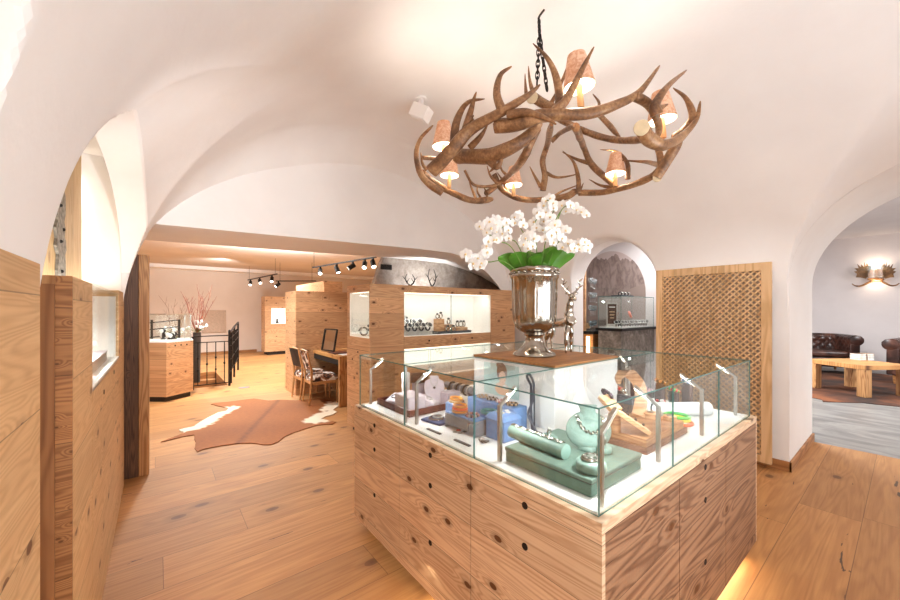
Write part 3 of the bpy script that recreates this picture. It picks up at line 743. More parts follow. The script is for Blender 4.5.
# stag figurine
SC = at_z(568, 351, 1.325)
t = thing('stag_figurine', 'polished silver standing stag figurine beside the vase', 'figurine', SC)
def D_(px, py, D): return at_d(px, py, D)
mb = MB()
hd, dd = 2.60, 2.86
def ft(px, py): return at_z(px, py, 1.331)
f1, f2 = ft(566, 353.5), ft(571, 352.5)
h1 = f1 + FW * .20 - RT * .085 + Vector((0, 0, 0)); h2 = f2 + FW * .24 - RT * .075; h1.z = h2.z = 1.331
ch = (f1 + f2) / 2 + Vector((0, 0, .235)); rp = (h1 + h2) / 2 + Vector((0, 0, .215))
ax = (ch - rp)
for f in (f1, f2):
    mb.tube(cr([ch + (f - ch) * .12 + Vector((0, 0, .02)), f + Vector((0, 0, .125)) + FW * -.008, f + Vector((0, 0, .06)), f + Vector((0, 0, .012)), f], 4), [.022] * 4 + [.016] * 4 + [.010] * 4 + [.009] * 4 + [.012], 8)
for f in (h1, h2):
    mb.tube(cr([rp + (f - rp) * .1 + Vector((0, 0, .01)), f + Vector((0, 0, .14)) - FW * .03, f + Vector((0, 0, .085)) + FW * .025, f + Vector((0, 0, .02)), f], 4), [.030] * 4 + [.02] * 4 + [.011] * 4 + [.009] * 4 + [.012], 8)
mb.tube(cr([rp + ax * -.18, rp, (rp + ch) / 2 - Vector((0, 0, .006)), ch, ch + ax * .18 + Vector((0, 0, .02))], 4), [.022] * 2 + [.038] * 6 + [.036] * 4 + [.044] * 4 + [.025], 10)
hdp = D_(571.5, 296, (ch - EYEP).dot(FW) - .03)
mb.tube(cr([ch + Vector((0, 0, .01)), (ch + hdp) / 2 + FW * .015, hdp], 5), [.036] * 4 + [.027] * 4 + [.020] * 3, 10)
nose = hdp - FW * .055 + RT * .012 - Vector((0, 0, .030))
mb.tube(cr([hdp + FW * .02, hdp, (hdp + nose) / 2, nose], 4), [.012] * 2 + [.023] * 5 + [.016] * 4 + [.010] * 2, 10)
for s_ in (-1, 1): mb.tube([hdp + Vector((0, 0, .012)), hdp + RT * s_ * .035 + Vector((0, 0, .02)), hdp + RT * s_ * .052 + Vector((0, 0, .022))], [.006, .011, .003], 8)
o = mb.build('stag_body', 'silver', t, True)
rm = o.modifiers.new('merge', 'REMESH'); rm.mode = 'VOXEL'; rm.voxel_size = .0045; rm.use_smooth_shade = True
sm = o.modifiers.new('soft', 'SMOOTH'); sm.iterations = 4; sm.factor = .5
for s_ in (-1, 1):
    mb = MB(); b0 = hdp + RT * s_ * .01 + Vector((0, 0, .018))
    beam = cr([b0, b0 + RT * s_ * .035 + Vector((0, 0, .03)), b0 + RT * s_ * .052 + Vector((0, 0, .065)), b0 + RT * s_ * .038 + Vector((0, 0, .105))], 5)
    mb.tube(beam, [lerp(.007, .003, i / (len(beam)-1)) for i in range(len(beam))], 7)
    for i, dx, dz in ((4, -.012, .03), (7, .03, .025), (10, -.024, .025), (13, .022, .022)):
        mb.tube([beam[i], beam[i] + RT * s_ * dx * .6 + Vector((0, 0, dz * .5)) - FW * .012, beam[i] + RT * s_ * dx + Vector((0, 0, dz)) - FW * .016], [.005, .004, .002], 6)
    mb.build('antler', 'silver', t, True)
# ================================================================== JEWELLERY IN THE GLASS CASE
def block(name, label, cat, lo, hi, mat, bev=.006, group=None, parent=None, seg=3, rot=0):
    c = Vector(((lo[0]+hi[0])/2, (lo[1]+hi[1])/2, lo[2]))
    if parent is None:
        o = MB()
        m = Matrix.Translation(c) @ Matrix.Rotation(rot, 4, 'Z') @ Matrix.Translation(-c)
        o.box(lo, hi, 0, m); o = o.build(name, mat, None, True, bevel=bev, bseg=seg, angle=60)
        return tag(o, label, cat, group)
    return MB().box(lo, hi).build(name, mat, parent, True, bevel=bev, bseg=seg, angle=60)
def ringm(c, R, r, mat, label, cat='bracelet', name='bracelet', group=None, tilt=(0, 0, 0), seg=28, sy=1):
    from mathutils import Euler
    m = Euler(tilt).to_matrix() @ Matrix.Diagonal((1, sy, 1))
    o = MB().torus(c, R, r, m, seg, 8).build(name, mat, None, True)
    return tag(o, label, cat, group)
def beads(c, R, rb, n, mats, label, cat='bracelet', name='bead_bracelet', tilt=(0, 0, 0), group=None):
    from mathutils import Euler
    m = Euler(tilt).to_matrix(); mb = MB()
    for k in range(n):
        a = 2 * PI * k / n; mb.ball(Vector(c) + m @ Vector((R * math.cos(a), R * math.sin(a), 0)), rb, 8, k % len(mats))
    return tag(mb.build(name, mats, None, True), label, cat, group)
Z = DZ + .0006
# wine-red tray with lilac pads
t = thing('jewellery_tray', 'wine red lacquered tray of pale lilac pads at the left end of the glass case', 'tray', (1.5, 2.3, Z))
TX0, TX1, TY0, TY1 = 1.30, 1.78, 2.06, 2.52
MB().box((TX0, TY0, Z), (TX1, TY1, Z+.012)).build('tray_base', 'wine', t, bevel=.002)
for lo, hi in (((TX0, TY0), (TX0+.012, TY1)), ((TX1-.012, TY0), (TX1, TY1)), ((TX0+.012, TY0), (TX1-.012, TY0+.012)), ((TX0+.012, TY1-.012), (TX1-.012, TY1))):
    MB().box((lo[0], lo[1], Z+.012), (hi[0], hi[1], Z+.045)).build('tray_rim', 'wine', t, bevel=.003)
z = Z + .0125
def wedge(name, label, cat, x, y, w, d, h0, h1, rz, mat, jew=None):
    o = thing(name, label, cat, (x, y, z), None, rz, True)
    mb = MB(); mb.add([(-w/2,-d/2,0),(w/2,-d/2,0),(w/2,d/2,0),(-w/2,d/2,0),(-w/2,-d/2,h0),(w/2,-d/2,h0),(w/2,d/2,h1),(-w/2,d/2,h1)], [(0,3,2,1),(4,5,6,7),(0,1,5,4),(1,2,6,5),(2,3,7,6),(3,0,4,7)])
    mb.build('pad', mat, o, True, bevel=.008, bseg=3, angle=60)
    if jew: MB().torus((0, 0, (h0 + h1) / 2 + .004), min(w, d) * .25, .004, Matrix.Rotation(math.atan2(h1 - h0, d), 3, 'X'), 20, 6).build('bracelet', jew, o, True)
    return o
wedge('sloped_pad', 'small white sloped ring pad at the left front of the red tray', 'display pad', 1.39, 2.41, .09, .11, .03, .07, -1.2, 'lilac', 'j_black')
wedge('display_cushion', 'largest lilac cushion at the front of the red tray', 'display cushion', 1.40, 2.21, .15, .17, .10, .11, .05, 'lilac')
t = thing('pendant_bust', 'tall white necklace stand at the back of the red tray', 'necklace stand', (1.50, 2.43, z))
MB().lathe([(0, z), (.045, z), (.045, z+.01), (.03, z+.02), (.033, z+.20), (.028, z+.215), (0, z+.215)], (1.50, 2.43, 0), 20).build('column', 'white', t, True)
t = thing('brown_watch_roll', 'brown leather watch roll on a lilac stand, topmost on the red tray', 'watch roll', (1.60, 2.40, z))
MB().box((1.56, 2.36, z), (1.64, 2.44, z+.13)).build('stand', 'lilac_grey', t, True, bevel=.006)
MB().tube([(1.545, 2.43, z+.17), (1.655, 2.36, z+.17)], .04, 16).build('roll', 'brown_tray', t, True)
t = thing('necklace_bust', 'flat lilac necklace bust with a dark pendant, middle of the red tray', 'necklace stand', (1.60, 2.2, z))
mb = MB(); c = Vector((1.60, 2.19, z + .012)); up = Vector((.05, .08, .95)).normalized(); sd = Vector((.75, -.6, 0)).normalized(); nn_ = sd.cross(up).normalized()
poly = [(-.055, 0), (.055, 0), (.075, .11), (.07, .16), (.035, .175), (.03, .20), (-.03, .20), (-.035, .175), (-.07, .16), (-.075, .11)]
k = len(poly); mb.add([c + sd*p[0] + up*p[1] + nn_*.01 for p in poly] + [c + sd*p[0] + up*p[1] - nn_*.02 for p in poly], [tuple(range(k)), tuple(range(2*k-1, k-1, -1))] + [(i, (i+1) % k, k+(i+1) % k, k+i) for i in range(k)])
mb.build('bust', 'lilac', t, True, bevel=.004)
fr_ = nn_ if nn_.dot(-FW) > 0 else -nn_
MB().tube(cr([c + sd*p + up*q + fr_*.022 for p, q in ((-.03, .19), (-.02, .145), (0, .125), (.02, .145), (.03, .19))], 5), .003, 6).build('chain', 'steel', t, True)
MB().ball(c + up*.115 + fr_*.024, .011, 8, 0, (1, 1, .8)).build('pendant', 'j_black', t, True)
wedge('ring_cushion', 'tilted pale lilac ring cushion right of the flat bust, red tray', 'display pad', 1.53, 2.155, .09, .12, .04, .085, .5, 'lilac', 'steel')
block('display_box', 'long grey-lilac box closing the right end of the red tray', 'display box', (1.63, 2.075, z), (1.755, 2.16, z+.10), 'lilac_grey', .006)
block('display_box', 'low lilac box at the far right corner of the red tray', 'display box', (1.68, 2.20, z), (1.76, 2.45, z+.07), 'lilac_grey', .006)
# dark group behind it
t = thing('bangle_bar', 'dark roll display with black and silver bangles behind the red tray', 'bangle stand', (1.83, 2.2, Z))
for y in (2.08, 2.34): MB().box((1.84, y-.012, Z), (1.88, y+.012, Z+.09)).build('foot', 'dark_tray', t, bevel=.004)
MB().tube([(1.86, 2.04, Z+.10), (1.86, 2.38, Z+.10)], .026, 14).build('roll', 'grey_felt', t, True)
for i, y in enumerate((2.09, 2.13, 2.17, 2.21, 2.25, 2.30)): MB().torus((1.86, y, Z+.095), .036, .008 if i % 2 else .006, Matrix.Rotation(PI/2, 3, 'X'), 20, 7).build('bangle', 'j_black' if i % 2 else 'steel', t, True)
# navy pad with silver bracelet
block('denim_pad', 'folded navy denim pad under a silver bracelet near the left glass', 'pad', (1.335, 1.80, Z), (1.45, 1.97, Z+.016), 'navy', .005, rot=.15)
ringm((1.395, 1.885, Z+.0235), .045, .0065, 'silver', 'wide silver bracelet lying on the navy denim pad')
ringm((1.40, 1.88, Z+.0345), .030, .0045, 'steel', 'thin silver bangle stacked on the wide bracelet, navy pad', name='bangle', cat='bangle')
# blue velvet group
block('velvet_cube', 'low blue velvet cube carrying beige bangles, furthest left of the blue blocks', 'display cube', (1.50, 1.83, Z), (1.60, 1.935, Z+.10), 'blue_velvet', .008)
ringm((1.55, 1.885, Z+.108), .040, .008, 'j_tan', 'lower beige bangle on the low blue velvet cube', 'bangle', 'bangle')
ringm((1.553, 1.88, Z+.124), .037, .008, 'j_amber', 'upper honey coloured bangle on the low blue velvet cube', 'bangle', 'bangle', tilt=(.12, .05, 0))
t = thing('velvet_stand', 'grey bridge stand with a blue velvet top in front of the blue cubes', 'display stand', (1.40, 1.63, Z))
sx0, sx1, sy0, sy1 = 1.375, 1.475, 1.505, 1.775
MB().box((sx0, sy0, Z+.072), (sx1, sy1, Z+.085)).build('top', 'grey_felt', t, bevel=.004)
for y in (sy0, sy1-.013): MB().box((sx0, y, Z), (sx1, y+.013, Z+.072)).build('side', 'grey_felt', t, bevel=.003)
MB().box((sx0, sy0+.06, Z+.02), (sx0+.012, sy1-.013, Z+.072)).build('front', 'grey_felt', t, bevel=.003)
MB().box((sx0+.004, sy0+.004, Z+.0855), (sx1-.004, sy1-.004, Z+.094)).build('velvet_pad', 'blue_velvet', t, True, bevel=.003)
for k, (dz, mt, lb) in enumerate(((.104, 'j_amber', 'lowest amber bangle in the pile on the grey bridge stand'), (.121, 'j_orange', 'orange bangle in the middle of the pile on the grey bridge stand'), (.138, 'j_amber', 'topmost amber bangle on the grey bridge stand'))):
    ringm((1.425, 1.69, Z+dz), .042 - .002*k, .0075, mt, lb, 'bangle', 'bangle', tilt=(.04*k, .03, 0))
beads((1.43, 1.585, Z+.103), .036, .0085, 18, ['j_rose', 'steel', 'j_plum'], 'rose and silver bead bracelet on the grey bridge stand')
beads((1.53, 1.74, Z+.0105), .035, .010, 16, ['j_plum', 'j_white', 'j_rose'], 'plum and white bead bracelet on the deck behind the grey stand')
block('velvet_block', 'long blue velvet block at the back, under the portrait card', 'display block', (1.58, 1.40, Z), (1.70, 1.80, Z+.15), 'blue_velvet', .008)
for k in range(4): beads((1.64, 1.72 - .085*k, Z+.158), .030, .0075, 15, [['j_tan', 'steel'], ['steel', 'j_black'], ['j_rose', 'j_white'], ['j_black', 'j_tan']][k], ['beige and silver bead bracelet at the left end of the long blue block', 'silver and black bead bracelet, second along the long blue block', 'rose and white bead bracelet, third along the long blue block', 'black and beige bead bracelet at the right end of the long blue block'][k])
t = thing('velvet_box', 'big blue velvet cube with a soft cushion top, front centre of the case', 'display cube', (1.53, 1.42, Z))
MB().box((1.44, 1.345, Z), (1.58, 1.485, Z+.115)).build('box', 'blue_velvet', t, True, bevel=.007, bseg=3)
def cushion(c, w, d, h, mat, parent, name='cushion'):
    def fn(a, b):
        u, v = 2*a - 1, 2*b - 1
        e = (max(0, 1 - u**4) * max(0, 1 - v**4)) ** .5
        return Vector((c[0] + u * w/2, c[1] + v * d/2, c[2] + h * e))
    return MB().grid(fn, 14, 14).build(name, mat, parent, True, angle=80)
cushion((1.51, 1.415, Z+.114), .15, .15, .030, 'blue_velvet', t)
for k in range(5):
    a = k * 1.25; MB().torus((1.51 + .03*math.cos(a), 1.415 + .03*math.sin(a), Z+.146), .010, .003, None, 12, 6).build('ring', 'steel' if k % 2 else 'j_white', t, True)
for i, (mt, lb) in enumerate((('j_blue', 'lowest blue bangle of the stack behind the big blue cube'), ('j_lime', 'lower green bangle of the stack behind the big blue cube'), ('j_teal', 'teal bangle of the stack behind the big blue cube'), ('j_green', 'bright green bangle of the stack behind the big blue cube'), ('j_blue', 'upper blue bangle of the stack behind the big blue cube'), ('j_teal', 'topmost turquoise bangle of the stack behind the big blue cube'))):
    ringm((1.525, 1.545, Z+.010+.021*i), .042, .0095, mt, lb, 'bangle', 'bangle', group='stacked blue and green bangles')
def strip(p0, p1, label):
    a = at_z(*p0, Z+.004); b = at_z(*p1, Z+.004)
    tag(MB().bar(a, b, .016, .007).build('price_strip', 'dark_tray', None, bevel=.001), label, 'price strip')
strip((427.5, 428.5), (440.5, 434), 'left dark grey price strip lying on the white deck')
strip((454.5, 439.5), (470, 446), 'right dark grey price strip lying on the white deck')
c = at_z(455, 433, Z)
t = thing('earrings', 'silver and red flower earrings lying between the two price strips', 'earrings', c)
for k, (dx, dy) in enumerate(((0, 0), (.035, .01), (.015, -.03), (.05, -.03))):
    for j in range(5):
        a = j * 1.256; MB().ball(c + Vector((dx + .009*math.cos(a), dy + .009*math.sin(a), .007)), .006, 7, 0, (1, 1, .7)).build('petal_stone', ['steel', 'j_red', 'steel', 'j_black'][k], t, True)
c = at_z(480, 441, Z)
t = thing('tassel_pendant', 'dark silver tassel pendant lying beside the big blue cube', 'pendant', c)
for k in range(9):
    a = -2.2 + .22*k; MB().tube([c + Vector((0, 0, .008)), c + Vector((math.cos(a)*.05, math.sin(a)*.05, .004))], .0025, 5).build('fringe', 'j_black' if k % 2 else 'steel', t, True)
MB().ball(c + Vector((0, 0, .010)), .010, 8).build('cap', 'steel', t, True)
# portrait card on the column
def card(name, label, cat, px0, px1, py0, py1, X):
    a = at_x(px0, py1, X); b = at_x(px1, py0, X); return a, b
a = at_x(484, 399, PX0 - .012); b = at_x(518, 362, PX0 - .012)
t = thing('portrait_card', 'turquoise photo card of a brown-haired woman leaning on the white column', 'picture', (PX0-.01, (a.y+b.y)/2, Z+.15))
y0, y1 = b.y, a.y; z0, z1 = Z + .135, 1.285
MB().box((PX0-.012, y0, z0), (PX0-.004, y1, z1)).build('card', simple('turquoise_print', '#b8d3cf', .5, var=.1, scale=6), t)
def disc(cy, cz, ry, rz_, mat, nm, lay, tilt=0):
    n = 20; vs = []
    for i in range(n):
        an = 2*PI*i/n; u, v = ry*math.cos(an), rz_*math.sin(an); vs.append((PX0-.0122-.0006*lay, cy + u*math.cos(tilt) - v*math.sin(tilt), cz + u*math.sin(tilt) + v*math.cos(tilt)))
    vs2 = [(x+.0005, y, z) for x, y, z in vs]
    MB().add(vs + vs2, [tuple(range(n)), tuple(range(2*n-1, n-1, -1))] + [(i, (i+1) % n, n+(i+1) % n, n+i) for i in range(n)]).build(nm, mat, t)
cy, cz = lerp(y1, y0, .55), lerp(z0, z1, .66)
H_ = z1 - z0; hair = simple('printed_hair', '#6d4c38', .5, var=.15, scale=40); skin = simple('printed_skin', '#e3b99c', .5, var=.03)
disc(cy, cz + .02, H_*.22, H_*.30, hair, 'printed_hair', 1); disc(cy - .005, cz - .015, H_*.15, H_*.21, skin, 'printed_face', 2)
disc(cy + .02, cz + .06, H_*.15, H_*.09, hair, 'printed_hair', 3, .4)
disc(cy, cz - H_*.42, H_*.3, H_*.2, skin, 'printed_shoulders', 1); disc(cy - .03, cz - H_*.34, H_*.10, H_*.07, simple('printed_dress', '#e8e9e6', .5), 'printed_dress', 3)
# leather cord on a stand
t = thing('cord_necklace', 'dark leather cord looped over a slim stand beside the white column', 'necklace', at_z(518, 424, Z))
c0 = at_d(514, 378, 2.12); c1 = at_d(519, 424, 2.08)
base = Vector((1.70, 1.35, Z))
MB().box((1.66, 1.315, Z), (1.73, 1.385, Z+.008)).build('base', 'dark_tray', t, bevel=.002)
MB().tube([(1.70, 1.35, Z+.008), (1.70, 1.35, 1.22)], .005, 8).build('rod', 'dark_tray', t, True)
p = [Vector((1.69, 1.365, 1.215)), Vector((1.685, 1.392, 1.26)), Vector((1.685, 1.37, 1.275)), Vector((1.69, 1.345, 1.22)), Vector((1.68, 1.35, 1.12)), Vector((1.66, 1.36, 1.05)), Vector((1.65, 1.31, .99)), Vector((1.65, 1.30, .965)), Vector((1.66, 1.33, .96)), Vector((1.67, 1.345, 1.02)), Vector((1.69, 1.365, 1.1)), Vector((1.69, 1.365, 1.215))]
MB().tube(cr(p, 5), .0075, 7).build('cord', 'cord', t, True)
# sage presentation case
t = thing('sage_case', 'large flat sage green presentation case in the near corner of the glass case', 'display case', (1.48, .95, Z))
GX = (1.277, 1.70); GYY = (.745, 1.19)
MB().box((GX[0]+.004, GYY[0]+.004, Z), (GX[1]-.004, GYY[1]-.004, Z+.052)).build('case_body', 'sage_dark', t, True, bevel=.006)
MB().box((GX[0], GYY[0], Z+.0535), (GX[1], GYY[1], Z+.072)).build('case_lid', 'sage', t, True, bevel=.006)
MB().box((GX[0]+.003, GYY[0]+.003, Z+.0515), (GX[1]-.003, GYY[1]-.003, Z+.0540)).build('seam_band', 'brown_tray', t)
zt = Z + .0725
# bracelet roll
a = at_z(512, 431, zt+.03); b = at_z(566, 452, zt+.03)
t = thing('bracelet_roll', 'long mint green roll wearing a silver link bracelet on the sage case', 'bracelet roll', ((a.x+b.x)/2, (a.y+b.y)/2, zt))
d = (b - a); pts = [a + d * (i / 10) for i in range(11)]
MB().tube([a - d*.01] + pts + [b + d*.01], [.024] + [.033]*11 + [.024], 20).build('roll', 'mint', t, True)
for k in range(13):
    q = a + d * ((k + .4) / 13.2) + Vector((0, 0, .034)); MB().torus(q, .0105, .0038, Matrix.Rotation(.5 if k % 2 else -.5, 3, 'X') @ Matrix.Rotation(.4, 3, 'Y'), 14, 6).build('link', 'silver', t, True)
def pouf(px, py, R, h, label, top, nm='jewellery_pouf'):
    c = at_z(px, py, zt + h * .5); t = thing(nm, label, 'display pouf', (c.x, c.y, zt))
    MB().lathe([(0, zt), (R*.8, zt), (R*.97, zt+h*.2), (R, zt+h*.5), (R*.97, zt+h*.8), (R*.8, zt+h), (R*.4, zt+h*1.06), (0, zt+h*1.07)], (c.x, c.y, 0), 28).build('pouf', 'mint', t, True, angle=80)
    top(Vector((c.x, c.y, zt + h * 1.08)), t); return t
def t1(c, t):
    MB().torus(c + Vector((0, 0, .003)), .038, .008, Matrix.Diagonal((1, .8, 1)), 24, 8).build('bracelet', 'silver', t, True)
    MB().box(c - Vector((.02, .012, 0)), c + Vector((.02, .012, .012))).build('clasp', 'steel', t, bevel=.002)
    for k in range(6): MB().ball(c + Vector((.03*math.cos(k), .022*math.sin(k), .008)), .006, 7).build('stone', 'steel', t, True)
def t2(c, t):
    MB().torus(c + Vector((0, 0, .012)), .014, .004, Matrix.Rotation(PI/2, 3, 'X') @ Matrix.Diagonal((1, 1, 1)), 18, 7).build('ring', 'silver', t, True)
    MB().ball(c + Vector((0, 0, .03)), .009, 8).build('stone', 'steel', t, True)
pouf(591, 465, .060, .045, 'largest mint green pouf with a silver bracelet, nearest the glass corner', t1)
pouf(549, 439, .043, .032, 'small mint green pouf with a silver ring between the roll and the bust', t2)
pouf(604, 449, .034, .032, 'small mint green pouf with a ring behind the largest pouf', t2)
# necklace bust
c = at_z(583, 437, zt)
t = thing('green_necklace_bust', 'sage green shoulder bust wearing a silver chain on the sage case', 'necklace stand', c)
c = Vector((1.535, .90, zt)); up = Vector((.38, .34, .86)).normalized(); sd = Vector((RT.x, RT.y, 0)); nn_ = up.cross(sd).normalized(); fr_ = nn_ if nn_.dot(FW) < 0 else -nn_
def bustfn(a, b):
    ang = 2*PI*b; r = a
    x = .105 * r * math.cos(ang); y = .088 * r * math.sin(ang)
    dome = .042 * (1 - r*r) ** .5 if r < 1 else 0
    return c + up * (.095 + y) + sd * x + fr_ * (dome + .004)
mb = MB(); mb.grid(bustfn, 10, 36); mb.grid(lambda a, b: bustfn(a, b) - fr_ * (bustfn(a, b) - c - up * (.095) ).dot(fr_) - fr_ * .004, 4, 36)
mb.build('shoulders', 'green_velvet', t, True, angle=80)
nb = c + up * .150 + fr_ * .012
nk = MB().lathe([(0.045, -.012), (.036, .012), (.034, .035), (.043, .055), (.04, .058), (0, .05)], (0, 0, 0), 24)
R_ = Vector((0, 0, 1)).rotation_difference((up * .7 + Vector((0, 0, 1)) * .6).normalized()).to_matrix()
nk.v = [R_ @ v + nb for v in nk.v]; nk.build('neck', 'green_velvet', t, True, angle=80)
for k in range(17):
    a = PI + PI * k / 16; q = c + up * (.145 + .075 * math.sin(a)) + sd * (.058 * math.cos(a))
    rr = (q - c - up*.095); x = rr.dot(sd) / .105; y = rr.dot(up) / .088; q += fr_ * (.042 * max(0, 1 - x*x - y*y) ** .5 + .009)
    MB().torus(q, .0075, .0032, Matrix.Rotation(a + (.6 if k % 2 else -.6), 3, fr_), 12, 6).build('link', 'silver', t, True)
MB().box(c + Vector((-.03, -.02, 0)), c + Vector((.04, .05, .02))).build('foot', 'green_velvet', t, True, bevel=.006)
# wooden group on the right
t = thing('wooden_plinth', 'two-tier wooden plinth under the driftwood displays, right side of the case', 'plinth', (2.1, .9, Z))
MB().box((1.87, .80, Z), (2.40, 1.08, Z+.035)).build('lower_tier', simple('brown_base', '#7d5642', .5, var=.1), t, bevel=.003)
MB().box((1.875, .805, Z+.0355), (2.36, 1.075, Z+.078)).build('upper_tier', 'block_wood', t, bevel=.004)
zt2 = Z + .0785
t = thing('driftwood_arch', 'curled driftwood arch rising from the wooden plinth', 'display arch', (2.2, .99, zt2))
pts = [Vector((2.20, .99, zt2 + .01)), at_d(641, 400, 2.24), at_d(639, 385, 2.25), at_d(631, 374.5, 2.23), at_d(623, 373, 2.2), at_d(618.5, 377.5, 2.18), at_d(619, 384, 2.17)]
c_ = cr(pts, 6); 
def strap(pts, w, th, mat, parent, name):
    n = len(pts) - 1; vs = []
    for i, p in enumerate(pts):
        tg = (pts[min(i+1, n)] - pts[max(i-1, 0)]).normalized(); sdv = tg.cross(Vector((RT.x, RT.y, 0))).normalized(); sdv = Vector((.75, -.66, 0)) ; sdv = (sdv - tg*sdv.dot(tg)).normalized()
        nv = tg.cross(sdv).normalized(); ww = w * (1 - .75 * (i / n) ** 3) / 2; 
        vs += [p + sdv*ww + nv*th/2, p - sdv*ww + nv*th/2, p - sdv*ww - nv*th/2, p + sdv*ww - nv*th/2]
    fs = [tuple(range(3, -1, -1)), tuple(range(4*n, 4*n+4))]
    for i in range(n):
        for k in range(4): fs.append((4*i+k, 4*i+(k+1) % 4, 4*i+4+(k+1) % 4, 4*i+4+k))
    return MB().add(vs, fs).build(name, mat, parent, True, angle=50)
strap(c_, .068, .022, 'drift', t, 'curved_strip')
t = thing('drop_pendant', 'silver drop pendant on a cord hanging from the driftwood arch', 'pendant', at_d(624.5, 390, 2.18))
MB().tube([at_d(622, 371, 2.185), at_d(624.5, 388, 2.18)], .002, 5).build('cord', 'j_tan', t, True)
MB().ball(at_d(624.5, 391, 2.18), .013, 10, 0, (1, 1, 1.3)).build('drop', 'silver', t, True)
t = thing('wooden_ramp', 'slanted v-shaped wooden ring ramp resting on the wooden plinth', 'display ramp', (2.0, .9, zt2))
pA = at_d(603, 396, 1.97); pB = at_d(617, 411, 1.90); pB.z = max(pB.z, zt2 + .085); pC = Vector((1.955, .83, zt2 + .014))
MB().bar(pA, pB, .085, .022, (0, 0, 1)).build('upper_board', 'drift', t, bevel=.003)
MB().bar(pB + (pB - pC) * .06, pC, .085, .022, (0, 0, 1)).build('lower_board', 'drift', t, bevel=.003)
MB().lathe([(0, zt2), (.032, zt2), (.03, pB.z - .02), (0, pB.z - .02)], (pB.x + .012, pB.y + .02, 0), 14).build('support', 'block_wood', t, True)
for f_ in (.35, .6, .85):
    q = pB.lerp(pC, f_) + Vector((0, 0, .017)); MB().torus(q, .008, .003, Matrix.Rotation(PI/2, 3, 'X'), 14, 6).build('ring', 'j_black', t, True)
    MB().ball(q + Vector((.0, .02, 0)), .006, 7).build('stud', 'j_black', t, True)
q = pA.lerp(pB, .3) + Vector((0.02, .01, .03))
beads(q, .028, .010, 13, ['j_black', 'j_plum'], 'dark bead bracelet on the top of the slanted wooden ramp', tilt=(.3, .8, 0))
for k, (x, y, r_, h_, lb) in enumerate(((2.27, .95, .045, .03, 'larger wooden disc stacked at the right of the plinth'), (2.31, .86, .036, .022, 'smaller wooden disc at the front right of the plinth'))):
    t = thing('wooden_disc', lb, 'wooden disc', (x, y, zt2)); MB().lathe([(0, zt2), (r_, zt2), (r_, zt2+h_), (r_*.9, zt2+h_+.003), (0, zt2+h_+.003)], (x, y, 0), 22).build('disc', 'drift', t, True)
    MB().torus((x, y, zt2 + h_ + .006), .014, .0035, None, 16, 6).build('ring', 'steel', t, True)
block('black_pad', 'black upright display pad behind the driftwood arch', 'display pad', (2.36, 1.10, Z), (2.385, 1.20, Z+.16), 'grey_felt', .003).data.materials[0] = M['dark_tray']
# white watch roll, ring pillow, bright bangles
c = at_z(701, 411, Z+.045)
t = thing('white_roll', 'white leather bracelet roll lying behind the colourful bangles', 'bracelet roll', (2.85, .95, Z))
a, b = Vector((2.62, 1.06, Z+.045)), Vector((2.93, .845, Z+.045)); MB().tube([a, a.lerp(b, .03), a.lerp(b, .97), b], [.036, .045, .045, .036], 22).build('roll', 'white', t, True)
t = thing('watch_pillow', 'round white pillow with a black-dialled silver watch left of the white roll', 'watch pillow', (2.50, 1.06, Z))
R_ = Matrix.Rotation(PI/2, 3, 'Y').to_3x3(); R_ = Vector((0, 0, 1)).rotation_difference((-FW + Vector((0, 0, .3)) + RT * .5).normalized()).to_matrix()
c = Vector((2.50, 1.05, Z + .068)); MB().lathe([(0, -.035), (.055, -.035), (.066, -.015), (.066, .015), (.055, .035), (0, .038)], c, 26, 0, R_).build('pillow', 'white', t, True)
MB().torus(c + R_ @ Vector((0, 0, .036)), .036, .007, R_, 26, 8).build('watch_ring', 'j_black', t, True)
for k, (mt, R0, z_, lb) in enumerate((('j_orange', .070, .010, 'lowest red-orange bangle of the bright stack on the deck'), ('j_yellow', .061, .029, 'yellow bangle in the middle of the bright stack on the deck'), ('j_green', .066, .047, 'topmost green bangle of the bright stack on the deck'))):
    ringm((2.56, .90 + .006*k, Z + z_), R0, .0095, mt, lb, 'bangle', 'bangle', tilt=(0, .02*k, 0))
beads((2.47, 1.20, Z+.09), .038, .012, 14, ['j_red', 'j_white', 'j_red', 'j_blue'], 'red and white bead necklace hanging behind the watch pillow', 'necklace', 'bead_necklace', (1.2, 0, -.6))
t = thing('bead_stand', 'dark green boat-shaped stand filled with red and white beads', 'bead stand', (2.62, 1.22, Z))
mb = MB(); mb.grid(lambda a, b: Vector((2.77, 1.13, Z + .05)) + Vector((.72, -.69, 0)) * (.12 * (2*a - 1)) + Vector((.69, .72, 0)) * (.05 * math.cos(PI * b)) * (1 - (2*a - 1)**2) ** .5 + Vector((0, 0, -.045 * math.sin(PI*b) * (1 - (2*a - 1)**2) ** .5 + .02*(2*a-1)**2)), 14, 12)
mb.build('boat', simple('dark_green', '#24402f', .4), t, True, angle=80)
for k in range(14): MB().ball(Vector((2.77, 1.13, Z + .05)) + Vector((.72, -.69, 0)) * random.uniform(-.08, .08) + Vector((.69, .72, 0)) * random.uniform(-.02, .02) + Vector((0, 0, random.uniform(.0, .02))), .011, 8).build('bead', random.choice(['j_red', 'j_white', 'j_white']), t, True)
names = [('j_red', 'j_tan', 'red'), ('j_teal', 'j_white', 'teal'), ('j_plum', 'j_rose', 'plum'), ('j_amber', 'j_black', 'amber'), ('j_green', 'j_red', 'green'), ('j_blue', 'j_white', 'blue')]
where = ['far left', 'second from the left', 'third from the left', 'third from the right', 'second from the right', 'far right']
